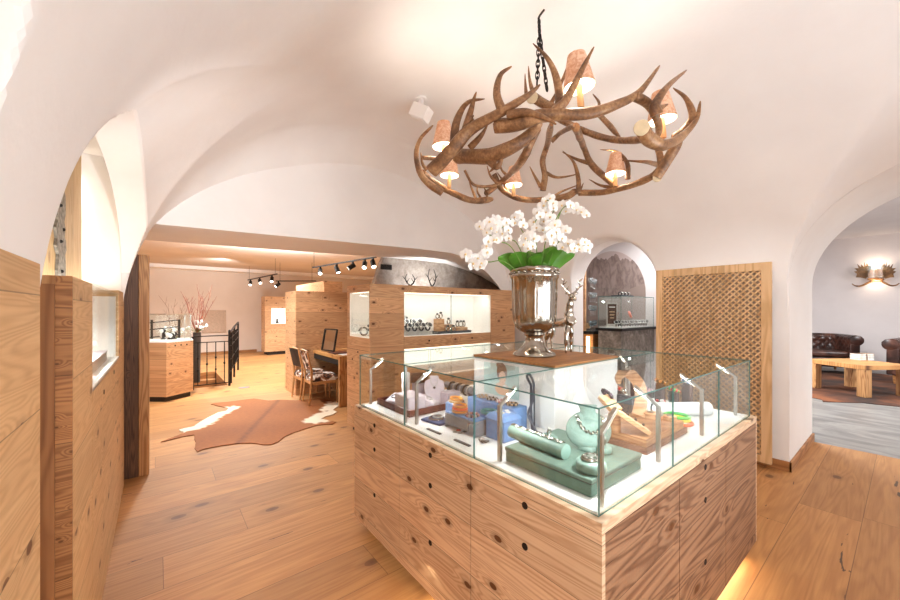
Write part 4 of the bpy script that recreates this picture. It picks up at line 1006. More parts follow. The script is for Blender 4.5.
for k in range(6):
    p = Vector((2.72, 1.36, 0)).lerp(Vector((3.06, 1.02, 0)), k / 5)
    block('bracelet_cushion', 'brown cushion under the %s bracelet, %s in the back right row' % (names[k][2], where[k]), 'display cushion', (p.x-.03, p.y-.03, Z), (p.x+.03, p.y+.03, Z + .11 + .06 * (k % 2)), 'brown_tray', .012, 'bracelet cushions at the back right')
    zc = Z + .11 + .06 * (k % 2)
    beads((p.x, p.y, zc + .014), .034, .0125, 14, [names[k][0], names[k][1]], '%s bead bracelet on a brown cushion, %s in the back right row' % (names[k][2], where[k]), group='bracelets at the back right', tilt=(.25, .2, 0))
t = thing('chrome_watch_stand', 'curved polished chrome watch stand between the column and the arch', 'watch stand', at_z(634, 400, Z))
b0 = Vector((2.60, 1.232, Z)); MB().lathe([(0, Z), (.05, Z), (.05, Z+.008), (.01, Z+.012), (.008, Z+.23), (0, Z+.23)], (b0.x, b0.y, 0), 18).build('stem', 'steel', t, True)
MB().torus(b0 + Vector((0, 0, .265)), .036, .010, Matrix.Rotation(PI/2, 3, 'Y') @ Matrix.Rotation(.5, 3, 'X'), 24, 8).build('hoop', 'silver', t, True)
MB().ball(b0 + Vector((0, 0, .30)), .022, 12, 0, (1, 1, .6)).build('watch_head', 'silver', t, True)
# ================================================================== LONG CABINET BEHIND THE COUNTER
BX0, BX1, BY0, BY1, BZ = 2.05, 4.72, 4.157, 4.86, 1.978
t = cab = thing('showcase_cabinet', 'long larch cabinet with two white lit display windows behind the counter', 'cabinet', (3.4, 4.5, 0))
MB().box((BX0+.06, BY0+.06, 0), (BX1-.06, BY1-.06, .085)).build('plinth', 'kick', t)
mb = MB()
mb.box((BX0, BY0, .08), (BX1, BY1, .90)); mb.box((BX0, BY0, 1.133), (BX1, BY1, 1.295)); mb.box((BX0, BY0, 1.885), (BX1, BY1, BZ))
for z0, z1 in ((.90, 1.133), (1.295, 1.885)): mb.box((4.145, BY0, z0), (BX1, BY1, z1)); mb.box((2.54, 4.56, z0), (4.145, BY1, z1))
mb.box((BX0, BY0, .90), (2.54, BY1, 1.133))
mb.box((BX0, BY0, 1.295), (2.54, BY0+.024, 1.885)); mb.box((BX0, 4.775, 1.295), (2.54, BY1, 1.885)); mb.box((2.46, BY0+.024, 1.295), (2.54, 4.775, 1.885))
mb.build('body', 'larch_back', t)
def lining(x0, x1, y0, y1, z0, z1, op):
    mb = MB(); e = .004
    mb.box((x0, y0, z0), (x1, y1, z0+e)); mb.box((x0, y0, z1-e), (x1, y1, z1)); mb.box((x0, y1-e, z0), (x1, y1, z1)) 
    if op != 'x': mb.box((x0, y0, z0), (x0+e, y1, z1))
    else: mb.box((x0, y0, z0), (x1, y0+e, z1))
    mb.box((x1-e, y0, z0), (x1, y1, z1))
    return mb.build('niche_lining', 'niche_white_glow', cab)
lining(2.54, 4.145, BY0+.004, 4.56, 1.295, 1.885, 'y'); lining(2.54, 4.145, BY0+.004, 4.56, .90, 1.133, 'y'); lining(BX0+.004, 2.46, BY0+.024, 4.775, 1.295, 1.885, 'x')
for a, b in ((2.545, 3.34), (3.345, 4.14)):
    for z0, z1 in ((1.30, 1.88), (.905, 1.13)):
        MB().box((a, BY0+.006, z0), (b, BY0+.011, z1)).build('glass_door', 'glass', t)
    MB().box((a, BY0-.004, 1.135), (b, BY0-.0005, 1.293)).build('drawer_front', 'larch_back', t)
    MB().lathe([(0, 0), (.013, 0), (.013, .006), (0, .006)], ((a+b)/2, BY0-.003, 1.225), 14, 0, Matrix.Rotation(PI/2, 3, 'X')).build('finger_hole', 'darkhole', t)
MB().box((3.340, BY0+.005, 1.30), (3.345, BY0+.012, 1.88)).build('door_edge', 'gedge', t)
MB().box((BX0+.005, BY0+.028, 1.30), (BX0+.01, 4.772, 1.88)).build('glass_door', 'glass', t)
MB().box((2.56, BY0+.03, 1.872), (4.12, BY0+.05, 1.880)).build('light_strip', 'led', t); MB().box((2.56, BY0+.03, 1.120), (4.12, BY0+.05, 1.128)).build('light_strip', 'led', t)
MB().box((BX0+.03, BY0+.05, 1.872), (BX0+.05, 4.75, 1.880)).build('light_strip', 'led', t)
for p in ((358, 352), (352.5, 359)):
    c = at_x(p[0], p[1], BX0); MB().lathe([(0, -.004), (.013, -.004), (.013, .003), (0, .003)], c, 14, 0, Matrix.Rotation(PI/2, 3, 'Y')).build('finger_hole', 'darkhole', t)
MB().box((BX0-.001, BY0, 1.128), (BX0+.002, BY1, 1.131)).build('groove', 'darkhole', t)
for x in (2.54, 4.147): MB().box((x-.0015, BY0-.001, .08), (x+.0015, BY0+.002, 1.295)).build('groove', 'darkhole', t)
# things in the cabinet windows
zf = 1.2995
t = thing('watch_tray', 'pale grey stepped tray of dark watches, left half of the cabinet window', 'tray', (2.85, 4.35, zf))
MB().box((2.64, 4.26, zf), (3.08, 4.46, zf+.05)).build('tray_body', 'grey_tray', t, bevel=.006); MB().box((2.66, 4.36, zf+.05), (3.06, 4.46, zf+.10)).build('tray_step', 'grey_tray', t, bevel=.006)
def watch(x, y, z, label, grp, sc=1.0, tilt=.6, rz=0.):
    t = thing('wristwatch', label, 'watch', (x, y, z), grp, rz, True); t.scale = (sc,)*3
    R = Matrix.Rotation(PI/2 - tilt, 3, 'X')
    MB().torus((0, 0, .0425), .034, .008, Matrix.Rotation(PI/2, 3, 'Y'), 20, 6).build('strap', 'j_black', t, True)
    MB().lathe([(0, 0), (.027, 0), (.027, .009), (0, .009)], (0, -.028, .058), 18, 0, R).build('case', 'steel', t, True, angle=30)
    MB().lathe([(0, .0095), (.021, .0095), (0, .0105)], (0, -.028, .058), 18, 0, R).build('dial', 'j_black', t, True)
    return t
w0 = watch(2.68, 4.285, zf+.0505, 'black-strapped watch at the front left of the pale tray in the cabinet window', 'watches in the cabinet window', 1.5)
for k, (x, y, z) in enumerate(((2.79, 4.285, zf+.0505), (2.90, 4.285, zf+.0505), (3.01, 4.285, zf+.0505), (2.72, 4.43, zf+.1005), (2.84, 4.43, zf+.1005), (2.96, 4.43, zf+.1005))):
    dup(w0, (x, y, z), random.uniform(-.3, .3), ['second watch along the front row of the pale tray, cabinet window', 'third watch along the front row of the pale tray, cabinet window', 'last watch at the right of the front row of the pale tray', 'left watch of the back row on the pale tray, cabinet window', 'middle watch of the back row on the pale tray, cabinet window', 'right watch of the back row on the pale tray, cabinet window'][k])
t = thing('earring_tree', 'small silver earring tree at the back left of the cabinet window', 'earring stand', (2.72, 4.50, zf)); 
MB().tube([(2.72, 4.50, zf), (2.72, 4.50, zf+.27)], .004, 6).build('rod', 'steel', t); MB().ball((2.72, 4.49, zf+.255), .022, 10, 0, (1, .5, 1)).build('earring', 'j_black', t, True); MB().ball((2.79, 4.49, zf+.235), .02, 10, 0, (1, .5, 1)).build('earring', 'j_black', t, True)
MB().tube([(2.65, 4.5, zf+.262), (2.80, 4.5, zf+.262)], .003, 6).build('crossbar', 'steel', t)
t = thing('pen_lying', 'dark pen lying on the white floor between the two trays', 'pen', (3.13, 4.3, zf)); MB().tube([(3.10, 4.34, zf+.008), (3.11, 4.33, zf+.008), (3.20, 4.25, zf+.008), (3.215, 4.24, zf+.008)], [.003, .008, .008, .003], 10).build('barrel', 'j_black', t, True); MB().tube([(3.14, 4.32, zf+.018), (3.19, 4.275, zf+.018)], .003, 6).build('clip', 'steel', t)
t = thing('dark_tray', 'dark grey tray with wooden blocks, right half of the cabinet window', 'tray', (3.5, 4.35, zf))
MB().box((3.20, 4.30, zf), (3.86, 4.50, zf+.018)).build('tray_base', 'dark_tray', t, bevel=.003); 
for lo, hi in (((3.20, 4.30), (3.86, 4.308)), ((3.20, 4.492), (3.86, 4.5)), ((3.20, 4.308), (3.208, 4.492)), ((3.852, 4.308), (3.86, 4.492))): MB().box((lo[0], lo[1], zf+.018), (hi[0], hi[1], zf+.035)).build('rim', 'dark_tray', t)
zq = zf + .0185
block('wooden_block', 'tall pale wooden ring block at the left of the dark tray in the cabinet window', 'display block', (3.24, 4.36, zq), (3.37, 4.46, zq+.20), 'drift', .004)
block('wooden_block', 'mid-height wooden ring block, second on the dark tray in the cabinet window', 'display block', (3.43, 4.37, zq), (3.55, 4.46, zq+.11), 'drift', .004)
block('wooden_block', 'long low wooden block along the right of the dark tray, cabinet window', 'display block', (3.60, 4.34, zq), (3.82, 4.44, zq+.065), 'drift', .004)
ringlab = [((3.275, 4.41, zq+.20), 'left silver signet ring on the tall wooden block'), ((3.34, 4.41, zq+.20), 'right silver signet ring on the tall wooden block'), ((3.49, 4.41, zq+.11), 'silver signet ring on the mid-height wooden block'),
           ((3.42, 4.335, zq), 'silver signet ring at the front of the dark tray'), ((3.52, 4.33, zq), 'silver signet ring in front of the mid-height block'), ((3.65, 4.39, zq+.065), 'left ring on the long low wooden block'), ((3.72, 4.39, zq+.065), 'middle ring on the long low wooden block'), ((3.78, 4.39, zq+.065), 'right ring on the long low wooden block')]
r0 = None
for p, lb in ringlab:
    if r0 is None:
        r0 = t = thing('signet_ring', lb, 'ring', p, 'signet rings in the cabinet window', 0, True)
        MB().torus((0, 0, .036), .030, .007, Matrix.Rotation(PI/2, 3, 'X'), 22, 8).build('band', 'silver', t, True); MB().ball((0, 0, .073), .017, 10, 0, (1.2, 1, .7)).build('stone', 'j_black', t, True)
    else: dup(r0, p, random.uniform(-.6, .6), lb, None, 1.25)
w1 = dup(w0, (2.22, 4.42, zf), -1.2, 'larger dark watch in the narrow end window of the long cabinet', 'watches in the end window')
dup(w0, (2.16, 4.56, zf), -1.6, 'smaller dark watch, further back in the narrow end window', 'watches in the end window')
t = thing('bracelet_stand', 'dark bracelet bar in the narrow end window of the long cabinet', 'bracelet stand', (2.25, 4.6, zf)); MB().lathe([(0, zf), (.05, zf), (.05, zf+.006), (.008, zf+.01), (.008, zf+.12), (0, zf+.12)], (2.28, 4.6, 0), 14).build('stem', 'steel', t, True)
MB().tube([(2.28, 4.53, zf+.13), (2.28, 4.67, zf+.13)], .02, 10).build('bar', 'dark_tray', t, True)
# roe antlers standing on the cabinet
def roe(px, py, h, label, s, bx, by):
    t = thing('roe_antlers', label, 'antlers', (bx, by, BZ))
    MB().lathe([(0, BZ), (.035, BZ), (.03, BZ+.018), (.018, BZ+.024), (0, BZ+.024)], (bx, by, 0), 14).build('base', 'black', t, True)
    b = Vector((bx, by, BZ + .02)); 
    for k in (-1, 1):
        q = cr([b, b + Vector((k*.05*s, -.01, h*.25)), b + Vector((k*.08*s, 0, h*.6)), b + Vector((k*.045*s, .01, h))], 5)
        mb = MB().tube(q, [lerp(.012, .004, i / (len(q)-1)) for i in range(len(q))], 7)
        mb.tube([q[6], q[6] + Vector((-k*.045, 0, .06))], [.007, .002], 6); mb.tube([q[9], q[9] + Vector((k*.05, 0, .05))], [.007, .002], 6)
        mb.build('antler', 'iron', t, True)
c = at_y(410, 284, 4.5); roe(410, 270, .17, 'smaller pair of dark roe antlers standing on the long cabinet, left', 1, c.x, 4.5)
c = at_y(432, 284, 4.5); roe(433, 263, .27, 'taller pair of dark roe antlers standing on the long cabinet, right', .9, c.x, 4.5)
p0 = at_y(381, 264, 5.61); p1 = at_y(392, 270, 5.61)
t = thing('wall_vent', 'small dark grey ventilation grille on the stone wall', 'vent', (p0.x, 5.61, p1.z))
MB().box((p0.x, 5.61, p1.z), (p1.x, 5.629, p0.z)).build('frame', 'kick', t, bevel=.004)
for k in range(4): MB().box((p0.x+.012, 5.602, p1.z + .012 + k*.020), (p1.x-.012, 5.61, p1.z + .020 + k*.020)).build('slat', 'black', t)
# ================================================================== DESK, CHAIRS, FAR CABINETS
t = thing('desk', 'honey wood consultation desk between the cabinets', 'desk', (2.8, 6.6, 0))
MB().box((2.40, 6.0, .80), (3.25, 7.36, .86)).build('desk_top', 'desk_wood', t, bevel=.003)
MB().box((2.40, 6.0, 0), (3.25, 6.06, .80)).build('side_panel', 'larch_up', t, bevel=.003); MB().box((3.19, 6.06, 0), (3.25, 7.36, .80)).build('back_panel', 'kick', t)
MB().box((2.42, 6.065, .70), (3.19, 7.35, .80)).build('drawer_box', 'kick', t)
t = thing('desk_mirror', 'tilted black-framed table mirror standing on the desk', 'mirror', (2.7, 6.75, .86))
a, b = at_d(322, 349.5, 6.95), at_d(334, 350, 6.75); bl = Vector((a.x, a.y, .893)); br = Vector((b.x, b.y, .893)); upv = Vector((.10, .10, .385)); 
q = [bl, br, br + upv, bl + upv]; hz = (br - bl).normalized(); nv = hz.cross(upv).normalized(); nv = nv if nv.dot(FW) < 0 else -nv
for i, j in ((0, 1), (1, 2), (2, 3), (3, 0)): MB().bar(q[i], q[j], .022, .03, nv).build('frame_bar', 'black', t)
w_ = [q[0].lerp(q[2], .02), q[1].lerp(q[3], .02), q[2].lerp(q[0], .02), q[3].lerp(q[1], .02)]
MB().add([p for p in w_] + [p - nv*.01 for p in w_], [(0,1,2,3), (7,6,5,4), (0,4,5,1), (1,5,6,2), (2,6,7,3), (3,7,4,0)]).build('mirror_glass', 'mirror', t)
MB().bar((bl + br)/2 + upv*.8 - nv*.01, (bl + br)/2 - nv*.16 - Vector((0, 0, .018)), .02, .012).build('strut', 'black', t)
a = at_z(325, 351, .862); t = thing('leather_desk_pad', 'dark leather pad lying on the desk before the mirror', 'desk pad', (a.x, a.y, .862))
MB().box((2.45, 6.35, .861), (2.75, 6.72, .872)).build('pad', 'brown_tray', t, bevel=.003); MB().box((2.47, 6.37, .8725), (2.73, 6.70, .876)).build('inlay', 'wine', t)
block('paper_stack', 'white sheet of paper at the near end of the desk', 'paper', (2.5, 6.1, .861), (2.72, 6.32, .866), 'white', .001)
def make_chair(label):
    t = thing('upholstered_chair', label, 'chair', (0, 0, 0), 'cowhide chairs at the desk', 0, True)
    # local: back at -x, seat toward +x
    def fn(a, b):
        u, v = 2*a - 1, 2*b - 1; return Vector((.235 * u + .0, .225 * v, .455 + .055 * ((1 - u**6) * (1 - v**6)) ** .5))
    MB().box((-.235, -.225, .40), (.235, .225, .457)).grid(fn, 10, 10).build('seat', 'cow', t, True, angle=50)
    MB().grid(lambda a, b: Vector((-.245 - .075 * (b) - .02*math.sin(PI*a), -.225 + .45*a, .60 + .33*b)), 8, 6).grid(lambda a, b: Vector((-.215 - .075 * b - .02*math.sin(PI*a), -.225 + .45*a, .60 + .33*b)), 8, 6).build('backrest', 'cow', t, True)
    for s in (-1, 1):
        MB().tube([(.21, s*.205, 0), (.215, s*.205, .41)], [.014, .021], 8).build('leg', 'chair_wood', t, True)
        MB().tube([(-.27, s*.205, 0), (-.225, s*.205, .42), (-.235, s*.222, .60), (-.305, s*.222, .93)], [.015, .022, .02, .014], 8).build('leg', 'chair_wood', t, True)
        MB().box((-.22, s*.205-.011, .345), (.21, s*.205+.011, .40)).build('side_rail', 'chair_wood', t)
    MB().box((.20, -.2, .345), (.222, .2, .40)).build('front_rail', 'chair_wood', t); MB().box((-.235, -.2, .345), (-.213, .2, .40)).build('rear_rail', 'chair_wood', t)
    MB().tube(cr([(-.30, -.225, .93), (-.325, 0, .945), (-.30, .225, .93)], 5), .013, 8).build('top_rail', 'chair_wood', t, True)
    return t
ch = make_chair('nearer cowhide chair at the desk, brown and white patches, wooden legs')
ch.location = (2.30, 6.59, .0115); ch.rotation_euler = (0, 0, -.05)
c2 = dup(ch, (2.27, 7.11, .0115), .06, 'farther chair at the desk with a dark brown cowhide back')
for c in c2.children:
    if c.name.startswith('backrest'): c.data = c.data.copy(); c.data.materials[0] = M['cow_brown']
t = thing('storage_cabinet', 'plain tall larch storage cabinet behind the desk', 'cabinet', (2.6, 7.8, 0))
MB().box((2.08, 7.37, 0), (3.14, 8.115, 2.02)).build('carcass', 'larch_back', t, bevel=.002); MB().box((2.075, 7.40, .02), (2.08, 8.10, 2.0)).build('end_panel', 'larch_back', t)
t = thing('tall_cabinet', 'taller larch cabinet rising behind the storage cabinet', 'cabinet', (3.1, 9.2, 0))
MB().box((2.90, 8.14, 0), (3.32, 10.26, 2.30)).build('carcass', 'larch_back', t, bevel=.002); MB().box((2.895, 8.14, 2.2), (2.90, 10.26, 2.30)).build('top_panel', 'larch_back', t)
t = thing('showcase_cabinet', 'distant larch cabinet with a small lit window at the far wall', 'cabinet', (3.5, 14.9, 0))
FX0, FX1, FY0, FY1 = 3.04, 4.3, 14.6, 15.2
mb = MB().box((FX0, FY0, .12), (FX1, FY1, 1.14)).box((FX0, FY0, 1.72), (FX1, FY1, 2.15)).box((FX0, FY0, 1.14), (3.25, FY1, 1.72)).box((4.05, FY0, 1.14), (FX1, FY1, 1.72)).box((3.25, 15.0, 1.14), (4.05, FY1, 1.72)); mb.build('body', 'larch_back', t)
MB().box((FX0+.1, FY0+.05, 0), (FX1-.05, FY1, .12)).build('plinth', 'kick', t)
MB().box((3.25, 14.98, 1.14), (4.05, 15.0, 1.72)).box((3.25, 14.61, 1.14), (4.05, 14.98, 1.15)).build('niche_lining', simple('glowing_niche', '#ffffff', .5, emis='#fff4e8', estr=.9, var=0), t)  # lining itself emits, added in place of a lamp in the window
MB().box((3.26, 14.61, 1.15), (4.04, 14.616, 1.71)).build('glass_door', 'glass', t)
MB().box((FX0, FY0-.01, 1.09), (FX1, FY0, 1.13)).build('ledge', 'larch_back', t)
t = thing('pendant_display', 'small dark pendant display in the window of the distant cabinet', 'necklace stand', (3.5, 14.8, 1.151)); MB().lathe([(0, 1.151), (.07, 1.151), (.04, 1.22), (.05, 1.3), (0, 1.33)], (3.5, 14.8, 0), 12).build('bust', 'dark_tray', t, True); MB().torus((3.5, 14.78, 1.27), .05, .01, None, 14, 6).build('chain', 'steel', t, True)
# painted square on far wall + thin post
a = at_y(202, 333, 16.08); b = at_y(226, 310, 16.08)
o = MB().box((a.x, 16.06, a.z), (b.x, 16.098, b.z)).build('wall_mounted_panel', 'panelgrey', None, bevel=.004); tag(o, 'flat square greige wall panel on the far wall', 'wall panel')
t = thing('wooden_post', 'slim honey-coloured wooden post by the far wall', 'post', at_z(151, 372, 0)); a = at_d(151, 372, 11.5)
MB().box((-.42, 12.5, 0), (-.24, 12.62, 2.28)).build('post', 'lattice', t, bevel=.004); MB().box((-.44, 12.48, 0), (-.22, 12.64, .1)).build('foot', 'oak_trim', t)
# ================================================================== SMALL COUNTER, RAILING, PLANTS
t = thing('corner_counter', 'small larch corner counter with a glass top case at the back left', 'display counter', (.1, 8.8, 0))
fp = [(.117, 8.28), (.52, 8.60), (.52, 9.22), (-.62, 9.22), (-.62, 9.1), (-.34, 8.9)]
fp = [(.117, 8.28), (.53, 8.60), (.53, 9.2), (-.62, 9.2), (-.62, 8.95)]
def inset(P, d):
    c = Vector((sum(p[0] for p in P)/len(P), sum(p[1] for p in P)/len(P))); return [tuple(c + (Vector(p) - c) * (1 - d / (Vector(p) - c).length)) for p in P]
MB().prism(inset(fp, .05), 0, .09).build('plinth', 'kick', t); MB().prism(fp, .09, 1.06).build('body', 'larch_back', t, bevel=.002); MB().prism(fp, 1.0605, 1.085).build('deck', 'deck_white', t)
def wallpane(p, q, z0, z1, name='glass_pane'):
    d = Vector((q[0]-p[0], q[1]-p[1], 0)).normalized(); n_ = Vector((-d.y, d.x, 0)) * .004
    a = Vector((p[0], p[1], 0)); b = Vector((q[0], q[1], 0))
    vs = [a - n_, b - n_, b + n_, a + n_]; 
    return MB().prism([(v.x, v.y) for v in vs], z0, z1).build(name, 'glass', t)
ip = inset(fp, .03)
for i in range(5): wallpane(Vector(ip[i]).lerp(Vector(ip[(i+1) % 5]), .01), Vector(ip[i]).lerp(Vector(ip[(i+1) % 5]), .99), 1.086, 1.57)
MB().prism(ip, 1.571, 1.58).build('glass_top', ['gedge'], t).data.materials[0] = M['glass']
mb = MB()
for i in (0, 1, 4):
    a, b = Vector(ip[i]), Vector(ip[(i+1) % 5]); mb.bar((a.x, a.y, 1.575), (b.x, b.y, 1.575), .012, .014)
mb.build('top_edge', 'steel', t)
for x in (.49, .40): MB().box((x-.008, 8.62, 1.086), (x+.008, 8.636, 1.57)).build('pane_support', 'steel', t)
for p in ((175, 345), (181, 344.5), (187, 344)):
    f = (p[0]-166.4)/(194-166.4); c = Vector((lerp(.117, .53, f), lerp(8.28, 8.6, f), 1.0)); MB().ball(c, .014, 8).build('finger_hole', 'darkhole', t)
w2 = None
for k, (px, py, lb) in enumerate(((163, 331, 'upper left white-dialled watch on a ball stand, back left counter'), (163.5, 338, 'lower left white-dialled watch on a ball stand, back left counter'), (169.5, 334.5, 'middle white-dialled watch on a ball stand, back left counter'), (174.5, 334, 'right white-dialled watch on a ball stand, back left counter'), (172, 337.5, 'small front watch on a ball stand, back left counter'))):
    c = at_d(px, py, 7.05 + .06 * (k % 2)); c.z = 1.086
    h_ = at_d(px, py, 7.05).z - 1.086
    t = thing('ball_watch_stand', lb, 'watch stand', c, 'ball watch stands on the back left counter')
    MB().lathe([(0, 1.086), (.04, 1.086), (.035, 1.10), (.015, 1.115), (.015, 1.086 + max(.06, h_ - .03)), (0, 1.086 + max(.06, h_ - .03))], (c.x, c.y, 0), 14).build('stem', 'j_black', t, True)
    q = Vector((c.x, c.y, 1.086 + max(h_, .075))); MB().ball(q, .046, 14, 0, (1, .6, 1)).build('ball', 'j_black', t, True)
    R_ = Vector((0, 0, 1)).rotation_difference(-FW).to_matrix(); MB().lathe([(0.018, 0), (.040, 0), (.042, .006), (.018, .01)], q - FW*.038, 18, 0, R_).build('watch_dial', 'j_white', t, True)
# wrought iron railing round the stairwell
t = thing('iron_railing', 'black wrought iron stair railing with baluster panels', 'railing', (.9, 9.2, 0))
def rail_panel(p, q, z0, z1, n, par, twist=True):
    p, q = Vector((*p, 0)), Vector((*q, 0)); pp = []
    mb = MB(); mb.bar(p + Vector((0,0,z1)), q + Vector((0,0,z1)), .045, .02); MB_ = mb.build('handrail', 'iron', par)
    MB().bar(p + Vector((0,0,z1-.13)), q + Vector((0,0,z1-.13)), .02, .018).build('upper_bar', 'iron', par); MB().bar(p + Vector((0,0,z0)), q + Vector((0,0,z0)), .02, .018).build('lower_bar', 'iron', par)
    for i in range(n):
        a = p.lerp(q, (i + .5) / n); mb = MB().tube([a + Vector((0,0,z0)), a + Vector((0,0,z1-.13))], .009, 6)
        for zz in ((.3, .55) if i % 2 == 0 else (.42,)): mb.ball(a + Vector((0, 0, lerp(z0, z1, zz))), .02, 8, 0, (1, 1, 1.4))
        mb.build('baluster', 'iron', par, True)
rail_panel((.57, 9.22), (1.20, 9.22), .08, 1.10, 4, t)
for x, y, z1 in ((1.215, 9.22, 1.2), (.56, 9.22, 1.1)): MB().box((x-.022, y-.022, 0), (x+.022, y+.022, z1)).build('post', 'iron', t, bevel=.004)
ra, rb = Vector((1.215, 9.22, 0)), Vector((1.72, 11.5, 0))
for f_, z0_, z1 in ((.14, 0, 1.17), (.5, 0, 1.24), (1, 0, 1.30)): q = ra.lerp(rb, f_); MB().box((q.x-.02, q.y-.02, z0_), (q.x+.02, q.y+.02, z1)).build('post', 'iron', t, bevel=.004)
MB().tube(cr([ra + Vector((0, 0, 1.2)), ra.lerp(rb, .14) + Vector((0, 0, 1.16)), ra.lerp(rb, .5) + Vector((0, 0, 1.24)), rb + Vector((0, 0, 1.31))], 5), .022, 8).build('side_handrail', 'iron', t, True)
for z_ in (.28, .55, .85, 1.02): MB().bar(ra.lerp(rb, .02) + Vector((0, 0, z_)), rb + Vector((0, 0, z_ + .06)), .02, .018).build('side_bar', 'iron', t)
for k in range(9): q = ra.lerp(rb, .06 + .1*k); MB().tube([q + Vector((0, 0, .28)), q + Vector((0, 0, 1.15))], .009, 6).build('side_baluster', 'iron', t)
t = thing('iron_railing', 'black iron railing seen through the glass of the small back counter', 'railing', (-.2, 9.6, 0))
for z_ in (1.18, 1.32, 1.02): MB().bar((-.75, 9.75, z_), (.35, 9.6, z_ + .12), .03, .02).build('rail_bar', 'iron', t)
for x in (-.6, -.1, .35): MB().box((x-.02, 9.64, 0), (x+.02, 9.68, 1.45)).build('post', 'iron', t)
def planter_arr(px, D, top, label, lab2, lab3, nbr, red, flx, seed):
    random.seed(seed); c = at_d(px, 340, D); c.z = 0
    t = thing('tall_planter', label, 'planter', c)
    MB().lathe([(0, 0), (.06, 0), (.078, top), (.082, top+.01), (.068, top+.01), (.065, top-.03), (0, top-.03)], c, 24).build('pot', 'planter', t, True)
    MB().lathe([(0, top-.03), (.064, top-.03), (0, top-.015)], c, 16).build('soil', 'kick', t, True)
    b = Vector((c.x, c.y, top - .02))
    t = thing('branch_arrangement', lab2, 'branches', b)
    for k in range(nbr):
        a = random.uniform(0, 2*PI); sp = random.uniform(.12, .5); h = random.uniform(.7, 1.15)
        d = RT * math.cos(a) * sp + FW * math.sin(a) * sp * .5
        q = cr([b, b + d*.35 + Vector((0,0,h*.35)), b + d*.6 + RT*random.uniform(-.06,.06) + Vector((0,0,h*.7)), b + d*random.uniform(.8, 1.1) + Vector((0,0,h))], 6)
        mb = MB().tube(q, [lerp(.008, .003, i/(len(q)-1)) for i in range(len(q))], 6)
        for j in (8, 11, 14):
            mb.tube([q[j], q[j] + RT*random.uniform(-.12,.12) + Vector((0,0,random.uniform(.08,.2)))], [.004, .002], 5)
        mb.build('branch', red, t, True)
    t = thing('white_flowers', lab3, 'flowers', b)
    for k in range(flx):
        a = random.uniform(0, 2*PI); r_ = random.uniform(.05, .34)
        e = b + RT*math.cos(a)*r_ + FW*math.sin(a)*r_*.6 + Vector((0, 0, random.uniform(.12, .36) - r_*.25))
        s = MB().tube(cr([b, (b+e)/2 + Vector((0,0,.06)), e], 4), .004, 5).build('flower_stem', 'stem', t, True)
        mb = MB()
        for j in range(5): mb.ball(e + Vector((random.uniform(-.04,.04), random.uniform(-.03,.03), random.uniform(-.03,.03))), random.uniform(.018, .03), 7)
        mb.build('flower_head', 'petal', s, True)
    for k in range(8):
        a = random.uniform(0, 2*PI); e = b + RT*math.cos(a)*.2 + Vector((0,0,random.uniform(.05,.15))); 
        MB().add([b, b.lerp(e, .5) + FW*.03 + Vector((0,0,.04)), e, b.lerp(e, .5) - FW*.03 + Vector((0,0,.04))], [(0,1,2,3)]).build('leaf', 'leaf', t)
    random.seed(11)
planter_arr(197, 8.35, 1.13, 'dark tall planter beside the end of the small back counter', 'bare reddish twigs standing in the dark planter by the iron railing', 'white flowers round the foot of the reddish twigs', 11, 'twig', 12, 3)
planter_arr(176, 8.6, .95, 'dark planter standing behind the small back counter', 'bare pale twigs rising behind the glass of the small back counter', 'white flowers behind the glass of the small back counter', 7, 'twig_pale', 10, 5)
# ================================================================== COWHIDE ON THE FLOOR
pix = [(160.5, 442.8), (172, 440), (184, 437), (194, 435.6), (194, 438.5), (196, 444), (195, 449), (197, 452.8), (203, 450), (212, 448), (224, 446), (238, 444), (252, 443.5), (262, 445.3), (271, 445.4), (279, 442), (285, 437), (294, 433), (305, 429.5), (316, 426), (325, 425), (333, 424.6), (336, 422.5), (328, 420.8), (321, 419.5), (325, 417), (333, 415), (337, 412.5), (333, 410.5), (336, 408), (341, 405), (336, 402), (326, 400), (318, 398.5), (306, 400), (296, 401), (282, 400.2), (268, 401), (254, 399), (244, 400.2), (230, 402), (214, 403.5), (211, 404.8), (218, 406.5), (229, 408.5), (226, 411.5), (218, 413), (210, 417), (200, 422.5), (194, 427), (184, 429), (179, 430.5), (184, 433), (178, 436), (168, 439.5)]
P = [at_z(x, y, 0) for x, y in pix]
dense = []
n = len(P)
for i in range(n):
    a, b, c, d = P[i-1], P[i], P[(i+1) % n], P[(i+2) % n]
    for k in range(4):
        u = k/4; v = b.lerp(c, u); j = mnoise.noise(v*9)*.012; dense.append(Vector((v.x+j, v.y+j*.7, 0)))
from mathutils.geometry import delaunay_2d_cdt
def inside(p):
    c = False
    for k in range(len(dense)):
        a, b = dense[k], dense[k-1]
        if (a.y > p.y) != (b.y > p.y) and p.x < (b.x - a.x) * (p.y - a.y) / (b.y - a.y) + a.x: c = not c
    return c
pts2 = [Vector((p.x, p.y)) for p in dense]; nb_ = len(pts2)
xa, xb = min(p.x for p in pts2), max(p.x for p in pts2); ya, yb = min(p.y for p in pts2), max(p.y for p in pts2)
q_ = ya
while q_ < yb:
    p_ = xa
    while p_ < xb:
        v = Vector((p_ + random.uniform(-.01, .01), q_ + random.uniform(-.01, .01)))
        if inside(v): pts2.append(v)
        p_ += .045
    q_ += .045
ov, oe, of, *_r = delaunay_2d_cdt(pts2, [(k, (k + 1) % nb_) for k in range(nb_)], [], 0, 1e-5)
bm = bmesh.new(); bv = [bm.verts.new((v.x, v.y, .004)) for v in ov]
for f in of:
    if inside(sum((ov[k] for k in f), Vector((0, 0))) / 3): bm.faces.new([bv[k] for k in f])
for v in [v for v in bm.verts if not v.link_faces]: bm.verts.remove(v)
bmesh.ops.recalc_face_normals(bm, faces=bm.faces)
